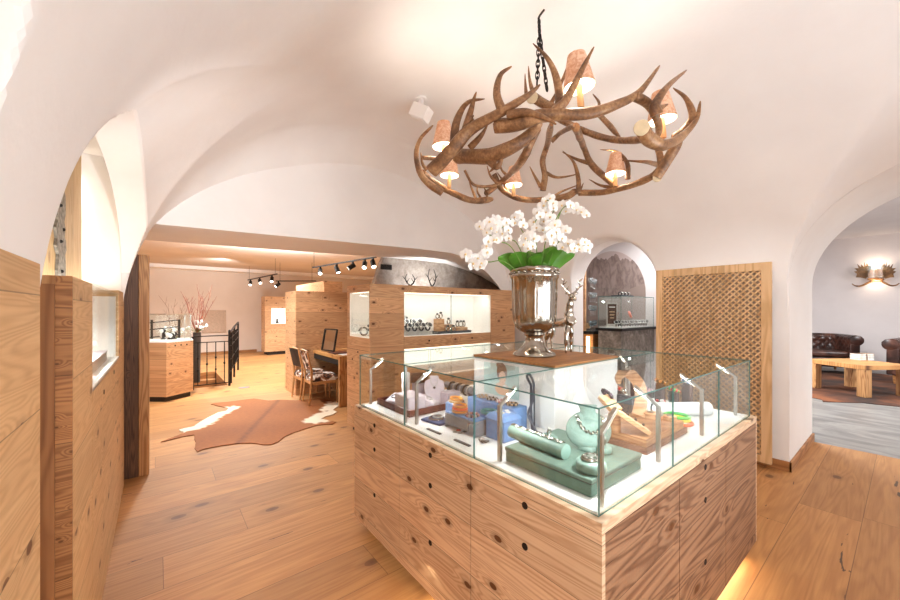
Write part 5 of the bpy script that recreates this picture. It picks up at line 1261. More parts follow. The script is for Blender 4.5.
if sum(f.normal.z for f in bm.faces) < 0: bmesh.ops.reverse_faces(bm, faces=bm.faces)
r = bmesh.ops.extrude_face_region(bm, geom=bm.faces[:]); 
me = bpy.data.meshes.new('cowhide_rug')
for v in [g_ for g_ in r['geom'] if isinstance(g_, bmesh.types.BMVert)]: v.co.z += .007
bmesh.ops.recalc_face_normals(bm, faces=bm.faces); bm.to_mesh(me); bm.free(); me.materials.append(M['hide'])
ca = me.color_attributes.new('tint', 'FLOAT_COLOR', 'POINT')
W1 = [at_z(x, y, 0) for x, y in ((183, 430), (190, 428.5), (198, 426), (206, 421), (214, 415.5), (222, 411.5), (227, 409.5))]; W2 = [at_z(x, y, 0) for x, y in ((318, 420), (325, 417), (331, 414), (333, 409), (337, 404))]
sp0, sp1 = at_z(238, 444, 0), at_z(279, 400, 0)
for i, v in enumerate(me.vertices):
    p = Vector((v.co.x, v.co.y, 0)); jit = mnoise.noise(p*14)*.07
    dw = min((p - w).length * (1.0) for w in W1 + [W1[i_].lerp(W1[i_+1], .5) for i_ in range(6)]); dw2 = min((p - w).length for w in W2)
    base = Vector(lin('#a86a33')[:3]); edge_ = Vector(lin('#8a5426')[:3]); col = base.lerp(edge_, .5 + .6*mnoise.noise(p*1.3))
    dd_ = sp1 - sp0; u = max(0, min(1, (p - sp0).dot(dd_) / dd_.length_squared)); dsp = (p - sp0 - dd_*u).length
    col = col.lerp(Vector(lin('#71431f')[:3]), max(0, 1 - dsp/.055)*.9)
    if dw + jit < .17 or dw2 + jit < .20: col = Vector(lin('#e9dcc8')[:3])
    ca.data[i].color = (col.x, col.y, col.z, 1)
o = bpy.data.objects.new('cowhide_rug', me); COL.objects.link(o); tag(o, 'reddish-brown cowhide rug with white flank patches on the oak floor', 'rug')
o = block('floor_outlet', 'small grey floor socket plate set in the far oak boards', 'socket', (1.33, 8.75, .0005), (1.53, 8.87, .006), 'grey_felt', .002)
# ================================================================== TRACK LIGHTS
def track(pa, pb, heads, label, sus, drop=.0):
    c = (pa + pb) / 2; t = thing('track_light', label, 'track light', c)
    MB().bar(pa, pb, .035, .03).build('rail', 'black', t)
    for f_ in sus: q = pa.lerp(pb, f_); MB().tube([q, Vector((q.x, q.y, 3.2))], .004, 6).build('suspension_wire', 'black', t)
    for f_, az, el in heads:
        q = pa.lerp(pb, f_); d = Vector((math.cos(az)*math.cos(el), math.sin(az)*math.cos(el), math.sin(el)))
        MB().box(q + Vector((-.02, -.02, -.075)), q + Vector((.02, .02, -.014))).build('adapter', 'black', t)
        h0 = q + Vector((0, 0, -.11)) - d*.06; h1 = h0 + d*.17
        s = MB().tube([h0, h0 + d*.01, h1 - d*.01, h1], [.040, .05, .052, .052], 16).build('lamp_head', 'black', t, True, angle=50)
        MB().tube([h1 + d*.0005, h1 + d*.003], .042, 16).build('lens', 'spot_glow', s)
    return t
A, B = at_d(313, 267.5, 8.9), at_d(376, 257, 7.25); zt_ = 2.72; A = at_z(313, 267.5, zt_); B = at_z(376, 257, zt_)
az0 = math.atan2(-FW.y, -FW.x)
track(A, B, [(.14, az0+.3, -.75), (.43, az0+1.2, -1.15), (.68, az0-1.4, -.55), (.85, az0+.1, -.8), (.96, az0+.5, -.9)], 'nearer black track light with five spot heads below the rear ceiling', (.02, .98))
A, B = at_z(248, 280, zt_), at_z(277, 274, zt_)
track(A, B, [(.1, az0+.4, -.9), (.45, az0+.7, -.75), (.85, az0+.3, -1.0)], 'farther black track light with three spot heads below the rear ceiling', (.05, .95))
A, B = at_z(276, 281, 2.6), at_z(316, 281, 2.6)
track(A, B, [(.06, az0-.9, -.7)], 'thin black rail with a single spot head beside the farther track', (.1, .9))
# ================================================================== LATTICE SCREEN
t = thing('lattice_screen', 'honey-coloured diagonal wooden lattice screen fixed to the right wall', 'lattice screen', (4.93, 1.43, .06))
LX0, LX1, LY0, LY1, LZ0, LZ1 = 4.90, 4.94, .875, 1.985, .065, 2.145
for nm, lo, hi in (('frame_stile', (LY0, LZ0), (LY0+.085, LZ1)), ('frame_stile', (LY1-.07, LZ0), (LY1, LZ1)), ('frame_rail', (LY0+.085, LZ1-.085), (LY1-.07, LZ1)), ('frame_rail', (LY0+.085, LZ0), (LY1-.07, LZ0+.075))):
    MB().box((LX0, lo[0], lo[1]), (LX1, hi[0], hi[1])).build(nm, 'lattice', t, bevel=.003)
ly0, ly1, lz0, lz1 = LY0+.08, LY1-.065, LZ0+.07, LZ1-.08
pitch = .060
for sgn, xa in ((-1, LX0+.006), (1, LX0+.0175)):
    mb = MB(); k = -60
    while k < 60:
        # line: z = lz0 + sgn*(y-ly0) + k*pitch
        pts = []
        c0 = k * pitch + (0 if sgn > 0 else (ly1 - ly0))
        f_ = lambda y: lz0 + sgn * (y - ly0) + c0
        ya = ly0; yb = ly1; za, zb = f_(ya), f_(yb)
        def clip(y, z):
            if z < lz0: z2 = lz0
            elif z > lz1: z2 = lz1
            else: return y, z
            return y + (z2 - z) * sgn, z2
        a, b = clip(ya, za), clip(yb, zb)
        if ly0 - 1e-6 <= a[0] <= ly1 + 1e-6 and ly0 - 1e-6 <= b[0] <= ly1 + 1e-6 and abs(a[0] - b[0]) > .012:
            mb.bar((xa + .005, a[0], a[1]), (xa + .005, b[0], b[1]), .0165, .0105, (1, 0, 0))
        k += 1
    mb.build('lattice_slats', 'lattice', t)
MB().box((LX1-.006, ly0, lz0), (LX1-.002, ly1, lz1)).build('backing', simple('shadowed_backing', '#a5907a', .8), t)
# ================================================================== NICHE BAR
t = thing('bar_counter', 'dark veined stone bar counter with a black top in the arched niche', 'bar counter', (6.2, 3.1, 0))
MB().box((5.76, 2.86, 0), (6.98, 3.24, 1.31)).build('stone_body', 'stone_dark', t); MB().box((5.72, 2.82, 1.31), (6.98, 3.27, 1.355)).build('counter_top', 'black', t, bevel=.004)
t = thing('glass_case', 'clear glass showcase standing on the stone bar counter', 'glass case', (6.2, 3.1, 1.356))
gx0, gx1, gy0, gy1, gz0, gz1 = 5.75, 6.95, 2.85, 3.24, 1.356, 1.87
for lo, hi, ax in (((gx0, gy0, gz0), (gx0+.006, gy1, gz1), 'x'), ((gx0+.007, gy0, gz0), (gx1, gy0+.006, gz1), 'y'), ((gx0, gy0, gz1+.0005), (gx1, gy1, gz1+.007), 'z'), ((gx0+.007, gy1-.006, gz0), (gx1, gy1, gz1), 'y')):
    mb = MB().box(lo, hi); big = {'x': (3, 5), 'y': (2, 4), 'z': (0, 1)}[ax]; mb.mi = [0 if i in big else 1 for i in range(6)]; mb.build('glass_pane', ['glass', 'gedge'], t)
MB().box((gx0+.01, gy0+.01, gz0), (gx1-.01, gy1-.01, gz0+.012)).build('deck', 'deck_white', t)
zz = gz0 + .0128
def nxy(px, y): p = at_y(px, 320, y); return p.x, p.y
t = thing('sign_card', 'dark framed upright sign card in the glass case of the niche', 'sign', (5.9, 3.1, zz))
a = at_d(607.5, 300, 6.1); b = at_d(616.5, 300, 6.1); 
ctrp = (a + b)/2; W_ = (b - a).length; R_ = RT
def cardbox(c, w, h, off, mat, nm, zc):
    q = [c + R_*(-w/2) + Vector((0,0,zc-h/2)), c + R_*(w/2) + Vector((0,0,zc-h/2)), c + R_*(w/2) + Vector((0,0,zc+h/2)), c + R_*(-w/2) + Vector((0,0,zc+h/2))]
    q = [p - FW*off for p in q]; MB().add(q + [p + FW*.006 for p in q], [(0,1,2,3), (7,6,5,4), (0,4,5,1), (1,5,6,2), (2,6,7,3), (3,7,4,0)]).build(nm, mat, t)
cb = Vector((ctrp.x, ctrp.y, 0)); cardbox(cb, .18, .40, 0, 'grey_tray', 'card_frame', zz+.205); cardbox(cb, .145, .33, .003, 'brown_tray', 'card_face', zz+.215)
for k, zl in enumerate((.33, .25, .20, .15)): cardbox(cb, .10 - .012*k, .014, .006, 'j_white' if k < 1 else 'j_tan', 'printed_line', zz+zl)
w3 = None; lbs = ['first', 'second', 'third', 'fourth', 'fifth', 'sixth', 'seventh', 'eighth', 'ninth', 'tenth', 'eleventh', 'twelfth']
for k in range(12):
    q = Vector((lerp(5.99, 6.86, k/11), lerp(3.06, 2.95, k/11), zz))
    if w3 is None: w3 = watch(q.x, q.y, zz, 'first dark watch from the left in the niche glass case', 'watches in the niche glass case', 1.3, .5, -.9)
    else: dup(w3, q, random.uniform(-1.2, -.5), '%s dark watch from the left in the niche glass case' % lbs[k])
ringm(Vector((*nxy(630, 3.1), zz + .20)), .05, .02, 'j_orange', 'orange bracelet on a stand in the niche glass case', tilt=(1.2, 0, .5))
t = thing('watch_bridge', 'dark bracelet tray lying on top of the niche glass case', 'tray', (6.2, 3.05, gz1+.0075)); q = at_d(621, 296, 5.9)
MB().box((6.0, 2.95, gz1+.0075), (6.4, 3.15, gz1+.03)).build('tray', 'dark_tray', t, bevel=.004)
for k in range(6): MB().torus((6.05 + .06*k, 3.02, gz1+.055), .026, .007, Matrix.Rotation(PI/2, 3, 'Y'), 16, 6).build('bangle', 'steel' if k % 2 else 'j_black', t, True)
o = None
n_ = 24; ym0, ym1 = 2.99, 4.55; yc_ = 3.75
pm = [(2.99, .9), (2.99, 2.02)] ; pm = []
for k in range(25):
    a = PI * k / 24; pm.append((3.70 - .69 * math.cos(a), 1.95 + .86 * math.sin(a)))
pm = [(3.01, .3)] + pm + [(4.39, .3)]
k = len(pm); o = MB().add([(6.985, y, z) for y, z in pm] + [(6.998, y, z) for y, z in pm], [tuple(range(k)), tuple(range(2*k-1, k-1, -1))] + [(i, (i+1) % k, k+(i+1) % k, k+i) for i in range(k)]).build('mountain_mural', 'mural', None)
tag(o, 'arched dusky grey-mauve mountain mural on the wall behind the niche bar', 'mural')
# glass shelves with glasses beside the bar
shelf_y0, shelf_y1 = 3.40, 3.85
t = thing('shelf_back', 'light oak shelf panel at the left of the arched niche', 'shelf unit', (5.95, 3.85, 0))
MB().box((5.72, 3.88, 1.29), (6.6, 3.90, 1.40)).build('back_panel', 'drift', t); MB().box((5.72, 3.46, 1.29), (5.76, 3.88, 2.6)).build('end_panel', 'drift', t); MB().box((5.72, 3.30, 1.24), (6.6, 3.88, 1.29)).build('lower_shelf', 'black', t); MB().box((5.80, 3.36, .0), (6.5, 3.86, 1.24)).build('base_cupboard', 'worm', t)
MB().box((5.74, 3.40, .2), (5.765, 3.45, 1.2)).build('light_strip', 'led_warm', t)
sz = (1.55, 1.78, 2.03)
for z_ in sz: MB().box((5.72, 3.30, z_), (6.59, 3.87, z_+.008)).build('glass_shelf', ['glass'], t)
g0 = None
def goblet(loc, lb, grp):
    t = thing('wine_glass', lb, 'glass', loc, grp, 0, True)
    MB().lathe([(0, 0), (.032, 0), (.030, .004), (.005, .008), (.005, .075), (.022, .09), (.036, .12), (.034, .17), (.031, .17), (.033, .12), (.018, .093), (0, .088)], (0,0,0), 18).build('bowl', simple('glassware', '#e8eef0', .05, var=0, spec=.8) if 'gw' not in M else M['gw'], t, True)
    return t
NG = NT('drinking_glass'); tr = NG.node('ShaderNodeBsdfTransparent', inp={'Color': lin('#e4ecef')}); gl = NG.node('ShaderNodeBsdfGlossy', inp={'Color': (1,1,1,1), 'Roughness': .03}); fr = NG.node('ShaderNodeLayerWeight', inp={0: .5})
mx = NG.node('ShaderNodeMixShader', inp={0: NG.math('ADD', .12, NG.math('MULTIPLY', fr.outputs['Facing'], .6)), 1: tr.outputs[0], 2: gl.outputs[0]}); NG.t.links.new(mx.outputs[0], NG.out.inputs[0]); M['gw'] = NG.m
rows = (('bottom', 1.2905), ('lower', 1.5585), ('middle', 1.7885), ('top', 2.0385)); pos_ = ('left end', 'second from the left', 'centre', 'second from the right', 'right end')
for ri, (rn, z_) in enumerate(rows):
    for k in range(5):
        p = Vector((5.84 + .10*k, 3.43 + .035*k, z_)); lb = 'stemmed glass at the %s of the %s shelf in the niche' % (pos_[k], rn)
        if g0 is None: g0 = goblet(p, lb, 'glasses on the niche shelves')
        else: dup(g0, p, 0, lb)
# ================================================================== ANTLER CHANDELIER
CHC = Vector((2.17, 1.635, 0))
def ring(zx, zy, side, R):
    px, py = 400 + zx / 2.79, zy / 2.79
    d = ray(px, py); dx = Vector((d.x, d.y, 0)); A = dx.length_squared; B = dx.dot(CHC); C_ = CHC.length_squared - R*R
    disc = B*B - A*C_
    D = B / A if disc < 0 else (B - math.sqrt(disc)) / A if side == 'n' else (B + math.sqrt(disc)) / A if side == 'f' else B / A
    return EYEP + d * D
t = chand = thing('antler_chandelier', 'large round chandelier of interlocked brown stag antlers with six small shades', 'chandelier', Vector((2.17, 1.635, 2.62)))
def antler(paths, name='antler', mat='antler'):
    mb = MB()
    for side, R, pts, r0, r1 in paths:
        Rs = R if isinstance(R, (list, tuple)) else [R] * len(pts); Rs = list(Rs) + [Rs[-1]] * (len(pts) - len(Rs))
        sd = side if len(side) == len(pts) else side[0] * len(pts)
        q = cr([ring(p[0], p[1], s_, r_) for p, s_, r_ in zip(pts, sd, Rs)], 5); n = len(q) - 1
        r0 *= 1.22; r1 *= 1.22 if r1 > .009 else 1.1
        mb.tube(q, [lerp(r0, r1, (i / n) ** 1.3) * (1 if i < n else .55) for i in range(n + 1)], 10, 0, True, .22)
    return mb.build(name, mat, chand, True, angle=70)
N_, F_ = 'n', 'f'
a = antler([(N_, .80, [(268, 352), (330, 345), (400, 322), (520, 318), (610, 290), (662, 262), (692, 228), (724, 184)], .031, .006),
        (N_, .80, [(430, 312), (462, 282), (492, 225), (515, 180), (541, 131)], .021, .004), (N_, .80, [(655, 268), (695, 292), (716, 330), (722, 362), (714, 388)], .020, .010),
        (N_, .74, [(440, 308), (446, 270), (430, 200), (405, 155), (371, 121)], .020, .003)])
antler([(N_, [.95, .9, .86, .84, .84, .84], [(88, 478), (150, 412), (200, 358), (285, 312), (350, 272), (391, 236)], .034, .006),
        (N_, .86, [(150, 400), (160, 335), (188, 287), (236, 276)], .020, .003), (N_, .86, [(182, 362), (196, 315), (205, 280), (213, 256)], .017, .003),
        (N_, .84, [(284, 310), (270, 258), (280, 210), (312, 185)], .020, .004), (N_, .84, [(300, 320), (352, 314), (400, 328), (436, 347)], .018, .005), (N_, .84, [(205, 345), (200, 330), (206, 322)], .010, .003)])
antler([(N_, [.78, .78, .78, .70], [(162, 436), (250, 434), (330, 400), (392, 345)], .036, .020), (N_, .8, [(196, 412), (225, 380), (244, 349)], .016, .004), (N_, .78, [(240, 442), (270, 466), (284, 440), (279, 425)], .016, .003),
        (N_, .78, [(256, 440), (265, 462), (250, 480)], .012, .004)])
antler([('m', .92, [(118, 538), (66, 498), (46, 440), (55, 390), (92, 350)], .022, .006), ('m', .95, [(62, 440), (108, 442), (158, 436)], .012, .006), ('m', .9, [(75, 475), (62, 455), (58, 425)], .012, .003)], mat='antler')
antler([('mffff', .92, [(62, 482), (105, 515), (150, 540), (205, 560), (258, 556)], .020, .026), (F_, .92, [(212, 555), (200, 525), (192, 502)], .012, .003), (F_, .92, [(228, 556), (216, 535), (216, 516)], .010, .003), (F_, .9, [(245, 555), (240, 535), (232, 518)], .010, .003)])
antler([('ffnnn', [.9, .85, .6, .6, .62], [(240, 540), (292, 500), (338, 450), (366, 395), (388, 350)], .022, .016), (F_, .88, [(272, 512), (252, 490), (243, 462)], .013, .003), (F_, .88, [(300, 492), (282, 470), (284, 440)], .012, .003), (F_, .88, [(180, 475), (205, 515), (250, 520), (285, 508)], .010, .012)])
antler([(F_, .92, [(262, 486), (288, 532), (340, 556), (410, 556), (465, 548), (492, 530)], .020, .027), (F_, .92, [(300, 540), (290, 510), (270, 480)], .014, .003), (F_, .92, [(420, 555), (450, 535), (500, 515)], .012, .003)])
antler([('ffffn', [.92, .9, .85, .7, .5], [(398, 532), (404, 492), (398, 448), (412, 400), (422, 345)], .024, .018), (F_, .9, [(404, 480), (440, 495), (502, 485)], .015, .003), (F_, .92, [(392, 522), (376, 492), (362, 464)], .014, .003), ('ffn', [.8, .7, .55], [(422, 395), (446, 372), (486, 350)], .018, .014)])
antler([(F_, .90, [(498, 540), (497, 495), (484, 452), (454, 421)], .020, .004), (F_, .9, [(480, 540), (502, 530), (512, 510)], .012, .003)])
antler([('nffff', [.5, .7, .85, .9, .92], [(490, 355), (512, 408), (532, 455), (568, 490), (606, 522)], .020, .022), (F_, .85, [(530, 456), (492, 444), (452, 424)], .015, .003)])
antler([(F_, .92, [(500, 538), (570, 536), (640, 518), (700, 494), (738, 455), (762, 410)], .022, .022), (F_, .92, [(610, 524), (562, 518), (527, 500)], .014, .003), (F_, .92, [(636, 500), (634, 455), (606, 424), (558, 417)], .017, .003)])
antler([('mmmm', .92, [(716, 495), (745, 450), (770, 405), (776, 368)], .026, .026), ('mff', [.92, .9, .9], [(736, 465), (685, 452), (610, 447)], .016, .003), ('mmm', .92, [(730, 475), (724, 430), (712, 400)], .018, .012)])
antler([('nnmmm', .86, [(676, 358), (695, 390), (742, 405), (796, 372), (828, 330), (838, 282)], .030, .005), ('mmmm', .95, [(790, 370), (816, 330), (800, 278), (762, 245)], .022, .004)])
antler([(N_, .86, [(716, 320), (712, 292), (748, 240), (799, 196)], .024, .005), (N_, .86, [(712, 300), (728, 300), (748, 290)], .016, .003)])
antler([('fffff', .55, [(440, 330), (500, 360), (560, 382), (620, 392), (690, 388)], .022, .018), ('ff', .6, [(555, 318), (612, 382)], .018, .014), ('f', .6, [(540, 318), (556, 290), (538, 262)], .014, .004)])
antler([(F_, .2, [(360, 262), (400, 290), (440, 300), (452, 280)], .030, .020), (F_, .25, [(372, 262), (362, 225), (358, 184)], .014, .003), (F_, .3, [(352, 262), (350, 235), (349, 205)], .012, .003), (F_, .2, [(420, 290), (440, 255), (470, 180), (474, 150)], .014, .003)])
# cream cut discs where the antlers were sawn
for zx, zy, sd, R, r_ in ((674, 356, N_, .895, .036), (368, 271, N_, .40, .036), (290, 356, N_, .80, .026), (718, 495, 'm', .95, .026)):
    c = ring(zx, zy, sd, R); R_ = Vector((0, 0, 1)).rotation_difference((EYEP - c).normalized() + Vector((0, 0, .1))).to_matrix()
    MB().lathe([(0, -.03), (r_ * .98, -.03), (r_, -.004), (r_*.94, 0), (0, .001)], c, 18, 0, R_).build('cut_base', 'antler_tip', chand, True, angle=50)
# chains
top_ = at_d(541, 13, 2.66); 
def chain(a, b, n):
    mb = MB(); d = (b - a) / n
    for i in range(n):
        c = a + d * (i + .5); q = Vector((0, 0, 1)).rotation_difference(d.normalized()).to_matrix() @ Matrix.Rotation(PI/2 * (i % 2) + .3, 3, 'Z') @ Matrix.Rotation(PI/2, 3, 'X')
        mb.torus(c, d.length * .50, .0068, q @ Matrix.Diagonal((.55, 1.35, 1)), 14, 6)
    return mb.build('chain', 'iron', chand, True)
hub = at_d(539.5, 33, 2.65); chain(hub, at_d(537, 84, 2.55), 9); chain(hub, at_d(547, 90, 2.75), 9); chain(at_d(539, 20, 2.65), hub, 3)
MB().tube(cr([at_d(539, 22, 2.65), at_d(539, 17, 2.65), at_d(544, 10, 2.66)] , 4), .008, 8).build('hook', 'iron', chand, True)
# lamps
LAMPS = [(505, 300, N_, .68, .16, 'j'), (122, 452, 'm', .86, .0, ''), (735, 385, 'm', .80, .14, ''), (137, 525, F_, .86, -.05, ''), (317, 548, F_, .88, 0, ''), (600, 520, F_, .9, -.05, '')]
for zx, zy, sd, R, lean, _ in LAMPS:
    b = ring(zx, zy, sd, R); ax = (Vector((0, 0, 1)) - RT * lean * .55).normalized(); q = Vector((0, 0, 1)).rotation_difference(ax).to_matrix()
    hz = .125
    s = MB().lathe([(0, 0), (.017, 0), (.018, .02), (.016, .06), (.017, hz - .01), (.012, hz), (0, hz)], b, 14, 0, q).build('candle_sleeve', 'candle', chand, True)
    z0, z1, r0, r1 = hz - .018, hz + .155, .083, .046
    MB().lathe([(r0, z0), (r1, z1), (r1 - .003, z1), (r0 - .003, z0), (r0, z0)], b, 28, 0, q, caps=False).build('lamp_shade', 'shade', s, True, angle=60)
    MB().lathe([(r0 - .004, z0 + .001), (r1 - .004, z1 - .002)], b, 28, 0, q, caps=False).build('shade_lining', 'shade_in', s, True, angle=60)
    MB().ball(b + ax * (hz + .045), .024, 12, 0, (1, 1, 1.5), q).build('bulb', 'bulb', s, True)
    light('lamp_glow', 'POINT', b + ax * (hz - .03), 1.6, (1, .88, .74), .03); light('lamp_uplight', 'POINT', b + ax * (hz + .108), 9.0, (1, .92, .83), .02)
# white spotlight on the vault
D_s = 3.0
while at_d(421, 110, D_s).z < vault(*at_d(421, 110, D_s).xy) - .13 and D_s < 5: D_s += .02
c = at_d(421, 113, D_s)
t = thing('ceiling_spotlight', 'small white adjustable spotlight mounted on the white vault', 'spotlight', c)
top_c = Vector((c.x, c.y, vault(c.x, c.y)))
MB().tube([top_c, c + Vector((0, 0, .04))], .03, 10).build('stem', 'plaster', t, True)
MB().lathe([(0, -.02), (.06, -.02), (.06, .0), (0, .005)], top_c, 18).build('ceiling_rose', 'plaster', t, True)
R_ = Matrix.Rotation(.5, 3, 'Z') @ Matrix.Rotation(.5, 3, 'X')
MB().bbox(c, (.13, .2, .14), R_).build('housing', 'plaster', t, bevel=.01); MB().bbox(c + R_ @ Vector((0, 0, -.073)), (.09, .15, .006), R_).build('lens', 'white', t)
# ================================================================== LOUNGE THROUGH THE RIGHT ARCH
def chesterfield(name, label, loc, rz, W=1.75, Dp=.92, Hs=.46, Ht=.82, sc=1.0):
    t = thing(name, label, 'sofa', loc, None, rz, True); t.scale = (sc,)*3   # local: front toward -y
    w, d = W/2, Dp
    MB().box((-w+.12, -d/2+.06, .14), (w-.12, d/2-.08, .34)).build('base', 'leather', t, True, bevel=.03, bseg=3, angle=60)
    # back and arms: one tufted shell swept round a U
    rr = .22; path = []
    xs_ = w - .11; yb = d/2 - .11; yf = -d/2 + .06
    path.append(Vector((-xs_, yf, 0)))
    for k in range(1, 9): path.append(Vector((-xs_, lerp(yf, yb - rr, k/8), 0)))
    for k in range(1, 9): a = PI/2 * k/8; path.append(Vector((-xs_ + rr - rr*math.cos(a), yb - rr + rr*math.sin(a), 0)))
    for k in range(1, 20): path.append(Vector((lerp(-xs_ + rr, xs_ - rr, k/19), yb, 0)))
    for k in range(1, 9): a = PI/2 * k/8; path.append(Vector((xs_ - rr + rr*math.sin(a), yb - rr + rr*math.cos(a), 0)))
    for k in range(1, 9): path.append(Vector((xs_, lerp(yb - rr, yf, k/8), 0)))
    prof = [(-.085, .16), (-.085, .30), (-.080, .42), (-.075, .54), (-.07, .64), (-.085, Ht-.12), (-.08, Ht-.05), (-.04, Ht-.01), (.02, Ht), (.09, Ht-.02), (.135, Ht-.07), (.13, Ht-.12), (.09, Ht-.155), (.06, Ht-.17), (.055, .4), (.055, .16)]
    n = len(path); L = [0]
    for i in range(1, n): L.append(L[-1] + (path[i] - path[i-1]).length)
    vs = []; m_ = len(prof)
    dense = []
    for i in range(m_ - 1):
        k_ = 4 if i < 9 else 2
        for j in range(k_): dense.append((lerp(prof[i][0], prof[i+1][0], j/k_), lerp(prof[i][1], prof[i+1][1], j/k_), i + j/k_))
    dense.append((*prof[-1], m_))
    P2 = []; S2 = []
    for i in range(n - 1):
        for j in range(3): P2.append(path[i].lerp(path[i+1], j/3)); S2.append(lerp(L[i], L[i+1], j/3))
    P2.append(path[-1]); S2.append(L[-1]); n = len(P2)
    for i, p in enumerate(P2):
        tg = (P2[min(i+1, n-1)] - P2[max(i-1, 0)]).normalized(); out = Vector((-tg.y, tg.x, 0))   # points outwards (left of travel)
        for o_, z, q in dense:
            tuft = 0
            if q <= 8 and z > .32: u = S2[i] / .16; v = z / .15; tuft = .020 * (abs(math.sin(PI*(u + v)/1)) * abs(math.sin(PI*(u - v)/1))) ** .5 - .008
            vs.append(p + out * (o_ - tuft) + Vector((0, 0, z)))
    k = len(dense); fs = [(i*k+j, (i+1)*k+j, (i+1)*k+j+1, i*k+j+1) for i in range(n-1) for j in range(k-1)] + [tuple(range(k)), tuple(range((n-1)*k + k - 1, (n-1)*k - 1, -1))]
    MB().add(vs, fs).build('back_and_arms', 'leather', t, True, angle=70)
    for s in (-1, 1):
        MB().lathe([(0, -.012), (.085, -.012), (.105, 0), (.085, .012), (0, .016)], (s*(xs_ + .03), yf - .004, Ht - .11), 20, 0, Matrix.Rotation(PI/2, 3, 'X')).build('scroll', 'leather', t, True)
        MB().box((s*xs_ - .075, yf - .01, .16), (s*xs_ + .075, yf + .02, Ht - .18)).build('arm_front', 'leather', t, True, bevel=.012, bseg=2, angle=60)
    ns = 2 if W > 1.3 else 1
    for k in range(ns):
        a, b = lerp(-w+.20, w-.20, k/ns), lerp(-w+.20, w-.20, (k+1)/ns)
        cushion_box = MB().box((a+.006, yf - .03, .345), (b-.006, yb - .07, Hs + .02)); cushion_box.build('seat_cushion', 'leather', t, True, bevel=.05, bseg=4, angle=60)
    for sx in (-1, 1):
        for sy, yv in ((-1, yf + .05), (1, yb)):
            MB().lathe([(0, 0), (.018, 0), (.026, .05), (.034, .16), (0, .16)], (sx*(xs_ - .02), yv, 0), 10).build('leg', 'oak_trim', t, True)
    return t
chesterfield('chesterfield_sofa', 'dark brown tufted leather sofa left of the low wooden table in the lounge', (13.75, 1.98, .0105), -1.12, 1.9, sc=1.22)
chesterfield('chesterfield_armchair', 'dark brown tufted leather seat cut by the right edge of the photo', (13.15, -.42, .0105), -1.75, 1.15, sc=1.22)
t = thing('coffee_table', 'chunky low pale wooden table on the dark rug in the lounge', 'table', (11.0, .65, .0105), None, math.radians(-33), True)
TS, TH_ = .50, .60
MB().box((-TS, -TS, TH_-.085), (TS, TS, TH_)).build('tabletop', 'table_wood', t, bevel=.006)
for sx in (-1, 1):
    for sy in (-1, 1): MB().box((sx*(TS-.075)-.07, sy*(TS-.075)-.07, 0), (sx*(TS-.075)+.07, sy*(TS-.075)+.07, TH_-.086)).build('leg', 'larch_up', t, bevel=.006)
c = at_z(857, 360, .601)
for k, (dx, lb) in enumerate(((0, 'left stack of small books on the lounge table'), (.16, 'right stack of small books on the lounge table'))):
    p = c + RT*dx - FW*.02
    for j in range(4):
        cols = ['grey_tray', 'j_tan', 'lilac', 'brown_tray'] if k == 0 else ['j_white', 'sage', 'grey_tray', 'j_tan']
        q = Vector((p.x, p.y, .611 + .033*j)); o = thing('book', '%s book in the %s' % (['bottom', 'second', 'third', 'top'][j], lb), 'book', q, 'small books on the lounge table', random.uniform(-.1, .1) - TH*0 + math.radians(-33), True)
        MB().box((-.07, -.09, .003), (.066, .09, .028)).build('pages', 'j_white', o); MB().box((-.072, -.092, 0), (.07, .092, .003)).box((-.072, -.092, .028), (.07, .092, .0315)).box((.066, -.092, .003), (.07, .092, .028)).build('cover', cols[j], o)
pix = [(795, 392), (806, 396), (811, 397.5), (822, 400), (823, 402), (840, 402.5), (862, 403), (880, 405), (900, 407), (925, 406), (925, 383), (900, 377), (880, 374), (850, 372), (822, 371), (800, 376)]
P = [at_z(x, y, 0) for x, y in pix]; cc = Vector((sum(p.x for p in P)/len(P), sum(p.y for p in P)/len(P), 0))
N3 = NT('dark_rug_hide'); p_, x, y, z = N3.pos(); n3 = N3.noise(p_, 1.3, 4, .5); M['rug2'] = N3.bsdf(N3.ramp(n3, [(.4, '#33231c'), (.55, '#5a3522'), (.66, '#7d4a2b')]), .85)
o = MB().prism([(p.x, p.y) for p in reversed(P)], .0005, .010).build('cowhide_rug', 'rug2', None); tag(o, 'dark brown hide rug under the low table in the lounge', 'rug')
# moose antler wall lamp
WX = 15.395
t = thing('antler_sconce', 'moose antler wall lamp glowing on the lounge wall', 'wall lamp', (WX, .575, 2.55))
def wp(px, py, off): p = at_x(px, py, WX); return Vector((WX - off, p.y, p.z))
for side in ('l', 'r'):
    L_ = [(870, 276), (869, 266), (867, 263.5), (866.5, 267), (865, 262.5), (864.5, 267.5), (862, 265), (861.5, 268), (858, 264.5), (859.5, 269), (855.5, 269), (858, 271.5), (855, 272.5), (858, 274.5), (857, 278), (861, 278), (866, 279)]
    pts = [(p if side == 'l' else (876 + (876 - p[0]) * .98, p[1])) for p in L_]
    v1 = [wp(px, py, .10 + .012*abs(px - 875)) for px, py in pts]; v2 = [v + Vector((.03, 0, 0)) for v in v1]; k = len(v1)
    mb = MB().add(v1 + v2, [tuple(range(k)), tuple(range(2*k-1, k-1, -1))] + [(i, (i+1) % k, k+(i+1) % k, k+i) for i in range(k)]); mb.build('palm_antler', 'moose', t)
    q = [(884, 279.5), (872, 281.5), (862, 286), (856, 286), (852.5, 284)]; q = [(p if side == 'l' else (876 + (876 - p[0]), p[1] - .5)) for p in q]
    q = cr([wp(px, py, .08 + .005*abs(px - 875)) for px, py in q], 5); MB().tube(q, [lerp(.035, .012, i/(len(q)-1)) for i in range(len(q))], 8).build('lower_antler', 'moose', t, True)
c = wp(876, 273.5, .17)
